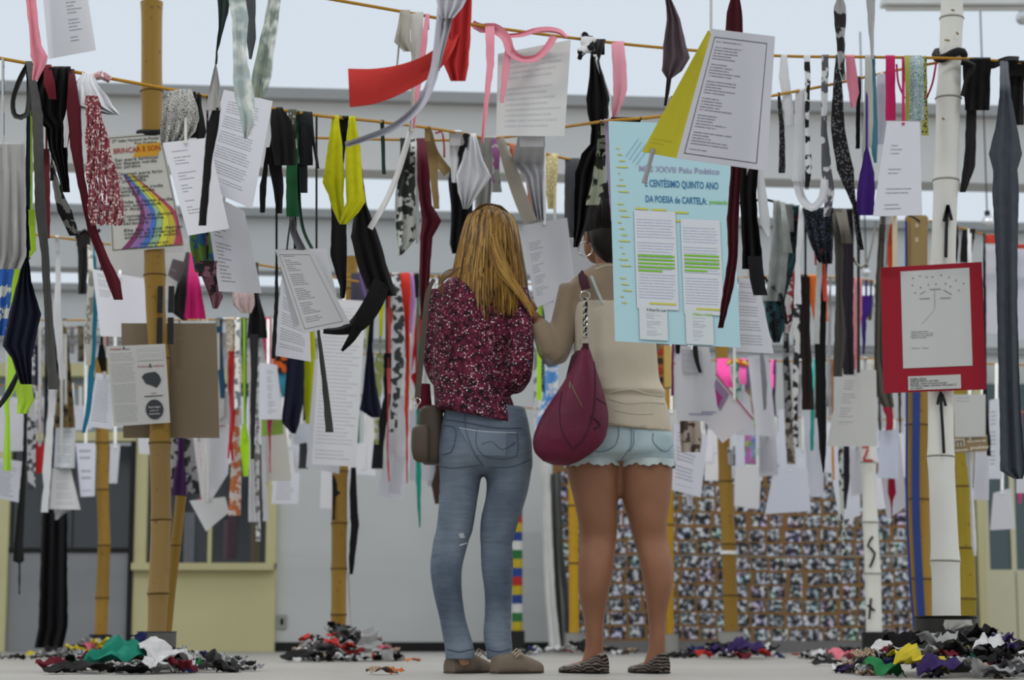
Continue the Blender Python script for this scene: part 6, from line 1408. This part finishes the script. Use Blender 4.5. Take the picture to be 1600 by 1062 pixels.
def cmat(nm): 
    return fabric('#1f1f20', 'bw', '#a9a9a9') if CN[nm] == 'P' else (fabric('#4a3a30', 'bw', '#a9937c') if CN[nm] == 'Q' else fabric(CN[nm]))
def scrap(nm, x, y, z, s, rot, label, group, kind=None, tilt=(0, 0), flat=1.0):
    o = bpy.data.objects.new('cloth_scrap', scrap_mesh(kind if kind is not None else random.randrange(9), cmat(nm))); COL.objects.link(o)
    o.location = (x, y, z); o.scale = (s, s, s*flat); o.rotation_euler = (tilt[0], tilt[1], rot); return tag(o, label, 'fabric scrap', group)
def heap(px, Y, rx, ry, hgt, n, where, mix, smin=.05, smax=.12, inner=.0, seed=1, skew=0.0):
    rs = random.Random(seed); cx = X(px, Y)
    names, wts = zip(*mix)
    for i in range(n):
        a = rs.uniform(0, math.tau); q = math.sqrt(rs.uniform(inner**2, 1)); x, y = cx + math.cos(a)*q*rx, Y + math.sin(a)*q*ry
        top = hgt*max(0, (1-q))**.8; z = top*rs.uniform(.55, 1.0) if q < .85 else 0
        nm = rs.choices(names, wts)[0]; s = rs.uniform(smin, smax); sl = math.atan2(hgt, rx)*.6*(1-q*.7)
        random.seed(seed*1000+i)
        scrap(nm, x, y, z + .002, s, rs.uniform(0, 6.28), '%s fabric scrap in the heap %s' % (nm, where), 'scraps in the heap ' + where, None, (rs.uniform(-.25, .25)-sl*math.sin(a)*-1*.5, rs.uniform(-.25, .25)+sl*math.cos(a)*.5), rs.uniform(.5, .95))
w1 = 'round the foot of the split bamboo pole'
heap(240, 7.7, .38, .5, .085, 95, w1, [('black', 9), ('dark grey', 3), ('white', 4), ('pale grey', 3), ('wine red', 2), ('monochrome', 3), ('navy', 1), ('green', 1)], seed=11)
def special(nm, px, py, Y, s, label, rot=0.3, tilt=(0, 0), kind=1, flat=.8, group=None):
    z = max(0.002, at(px, py, Y).z*.85); return scrap(nm, X(px, Y), Y, z, s*.8, rot, label, group, kind, tilt, flat)
special('teal', 182, 1042, 7.35, .26, 'large crumpled teal cloth on the heap by the split pole', .2, (.25, .05), 2)
special('white', 262, 1040, 7.3, .24, 'large crumpled white cloth on the heap by the split pole', .5, (.3, .15), 3)
special('white', 238, 1050, 7.15, .14, 'folded white cloth beside the teal cloth', 1.2, (.2, -.2), 4)
special('black', 120, 1054, 7.1, .24, 'flat black cloth spread at the edge of the teal cloth', .2, (0, 0), 5, .4)
special('black', 212, 1055, 7.05, .2, 'flat black cloth in front of the teal cloth', .8, (0, 0), 6, .4)
special('wine red', 285, 1045, 7.1, .12, 'wine red cloth beside the large white cloth', .9, (.2, .1), 0)
special('dark grey', 345, 1044, 7.4, .16, 'dark grey shiny cloth at the end of the heap by the split pole', .6, (.1, .5), 7)
special('navy', 214, 1010, 7.85, .16, 'navy cloth with white piping standing by the can of the split pole', 1.4, (.9, .2), 2)
w2 = 'round the slim golden pole'
heap(150, 12.6, .38, .5, .10, 24, w2, [('black', 6), ('yellow', 3), ('monochrome', 2), ('pink', 1), ('pale grey', 2)], seed=12)
for k, (x, y) in enumerate(((128, 1020), (140, 1014), (152, 1010), (166, 1008))): special('yellow' if k != 1 else 'pink', x, y, 11.9, .11, ('yellow flowered rag on the heap round the slim golden pole' if k != 1 else 'pink flowered rag on the heap round the slim golden pole'), k, (.3, .2), k, 1, 'flowered rags round the slim golden pole')
heap(40, 11.5, .35, .35, .02, 14, 'scattered before the grey panel', [('black', 3), ('pale grey', 3), ('beige', 1)], .05, .1, seed=18)
w3 = 'round the golden pole with black cloth'
heap(540, 11.0, .29, .45, .19, 95, w3, [('black', 8), ('monochrome', 6), ('white', 3), ('pale grey', 4), ('scarlet', 2), ('brown patterned', 2), ('navy', 1), ('dark grey', 2)], seed=13)
special('pale grey', 572, 1012, 10.6, .26, 'large pale grey patterned cloth draped on the heap by the golden pole', 1.1, (.9, .3), 2)
special('scarlet', 517, 1004, 10.7, .1, 'scarlet rag high on the heap by the golden pole', .4, (.4, 0), 4)
special('black', 470, 1031, 10.5, .24, 'flat black cloth at the edge of the heap by the golden pole', .2, (0, 0), 5, .5)
special('pink', 600, 1012, 10.6, .08, 'pink rag on the heap by the golden pole', .4, (.4, 0), 1)
special('orange', 645, 1033, 10.4, .1, 'orange scrap lying loose beside the heap by the golden pole', .4, (0, 0), 1, .4)
special('brown patterned', 598, 1058, 7.0, .12, 'brown and orange scrap lying alone on the floor near the jeans', .2, (0, 0), 3, .5); special('orange', 617, 1056, 7.0, .06, 'small orange rag on the brown scrap near the jeans', .9, (.2, 0), 2)
w4 = 'round the golden band pole'
heap(1135, 12.4, .33, .5, .08, 60, w4, [('black', 8), ('dark grey', 2), ('wine red', 2), ('white', 2), ('purple', 3), ('monochrome', 2), ('navy', 2)], seed=14)
special('purple', 1160, 1022, 11.6, .24, 'large purple cloth on the heap round the golden band pole', .4, (.2, .1), 2); special('scarlet', 1190, 1022, 11.7, .11, 'scarlet rag at the end of the heap round the golden band pole', .4, (.2, .1), 4); special('scarlet', 1098, 1026, 11.6, .12, 'red cloth at the foot of the woman in shorts', .4, (.2, .1), 1)
special('scarlet', 1244, 1024, 13.6, .07, 'small red rag alone on the floor before the photo wall', .1, (0, 0), 0, .6)
heap(890, 14.8, .5, .4, .06, 26, 'behind the zebra flats', [('black', 6), ('white', 3), ('brown patterned', 2), ('wine red', 1), ('navy', 1)], seed=15)
w5 = 'round the white Z pole'
heap(1340, 12.0, .32, .7, .05, 50, w5, [('black', 7), ('dark grey', 3), ('white', 3), ('pink', 2), ('green', 1), ('pale grey', 3)], seed=16)
special('pink', 1318, 1033, 10.6, .18, 'salmon pink cloth on the heap round the white Z pole', .3, (.1, .1), 3)
special('black', 1290, 1042, 9.2, .16, 'black scrap lying flat on the floor near the white Z pole heap', .1, (0, 0), 5, .4); special('black', 1330, 1058, 7.2, .06, 'tiny black scrap on the floor before the big heap', .1, (0, 0), 5, .5)
w6 = 'round the tall white pole'
heap(1500, 7.0, .38, .72, .16, 165, w6, [('black', 12), ('dark grey', 4), ('white', 5), ('monochrome', 6), ('pale grey', 3), ('purple', 2), ('navy', 2), ('wine red', 1), ('yellow', 1), ('beige', 1), ('brown patterned', 2), ('orange', 1)], seed=17)
special('yellow', 1425, 1047, 6.5, .2, 'yellow cloth with black print on the heap round the tall white pole', .5, (.3, .3), 2); special('green', 1380, 1056, 6.5, .15, 'bright green cloth at the edge of the heap round the tall white pole', .5, (.2, .1), 3)
special('wine red', 1485, 1030, 6.6, .1, 'red and white cloth on the heap round the tall white pole', .5, (.4, .1), 4); special('black', 1430, 1020, 6.9, .24, 'large black cloth on the heap round the tall white pole', .2, (.3, .1), 1)
special('teal', 1516, 1036, 6.55, .09, 'teal strip on the heap round the tall white pole', 1.5, (1.2, 0), 4); special('yellow', 1500, 1000, 6.9, .1, 'small pale yellow rag high on the heap round the tall white pole', .5, (.4, .1), 6)
special('purple', 1460, 1054, 6.4, .16, 'purple cloth low on the heap round the tall white pole', .4, (.2, 0), 2); special('green', 1355, 1045, 7.6, .16, 'pale green cloth between the two right-hand heaps', .4, (.2, 0), 7)
cloth('plastic_bag', 'torn white plastic draped over the can of the tall white pole', 7.4, fabric('#b5b3ae'), '968:1476,1518 976:1474,1520 984:1478,1492 1010:1474,1486', cat='plastic', wrap=False)

# the 290 scraps that show largest stay single; the small remainder of the heaps becomes one body of scraps
sc_all = [o for o in COL.objects if o.name.split('.')[0] == 'cloth_scrap']
sc_all.sort(key=lambda o: -(o.scale.x/o.location.y)*(1.0 if o.location.z > .03 or o.location.y < 9 else .7)); rest = sc_all[290:]
bmr = bmesh.new(); rm = []
for o in rest:
    mt = o.data.materials[0]
    if mt not in rm: rm.append(mt)
    n0 = len(bmr.faces); bmr.from_mesh(o.data); bmr.faces.ensure_lookup_table(); bmr.verts.ensure_lookup_table()
    mtx = Matrix.LocRotScale(o.location, o.rotation_euler, o.scale); vs = set()
    for f in bmr.faces[n0:]:
        f.material_index = rm.index(mt); vs.update(f.verts)
    for v in vs: v.co = mtx @ v.co
    bpy.data.objects.remove(o)
me = bpy.data.meshes.new('fabric_scraps'); bmr.to_mesh(me); bmr.free()
for m in rm: me.materials.append(m)
ob = bpy.data.objects.new('fabric_scraps', me); COL.objects.link(ob)
tag(ob, 'small leftover fabric scraps filling the heaps round the poles', 'fabric scraps', None, 'stuff')
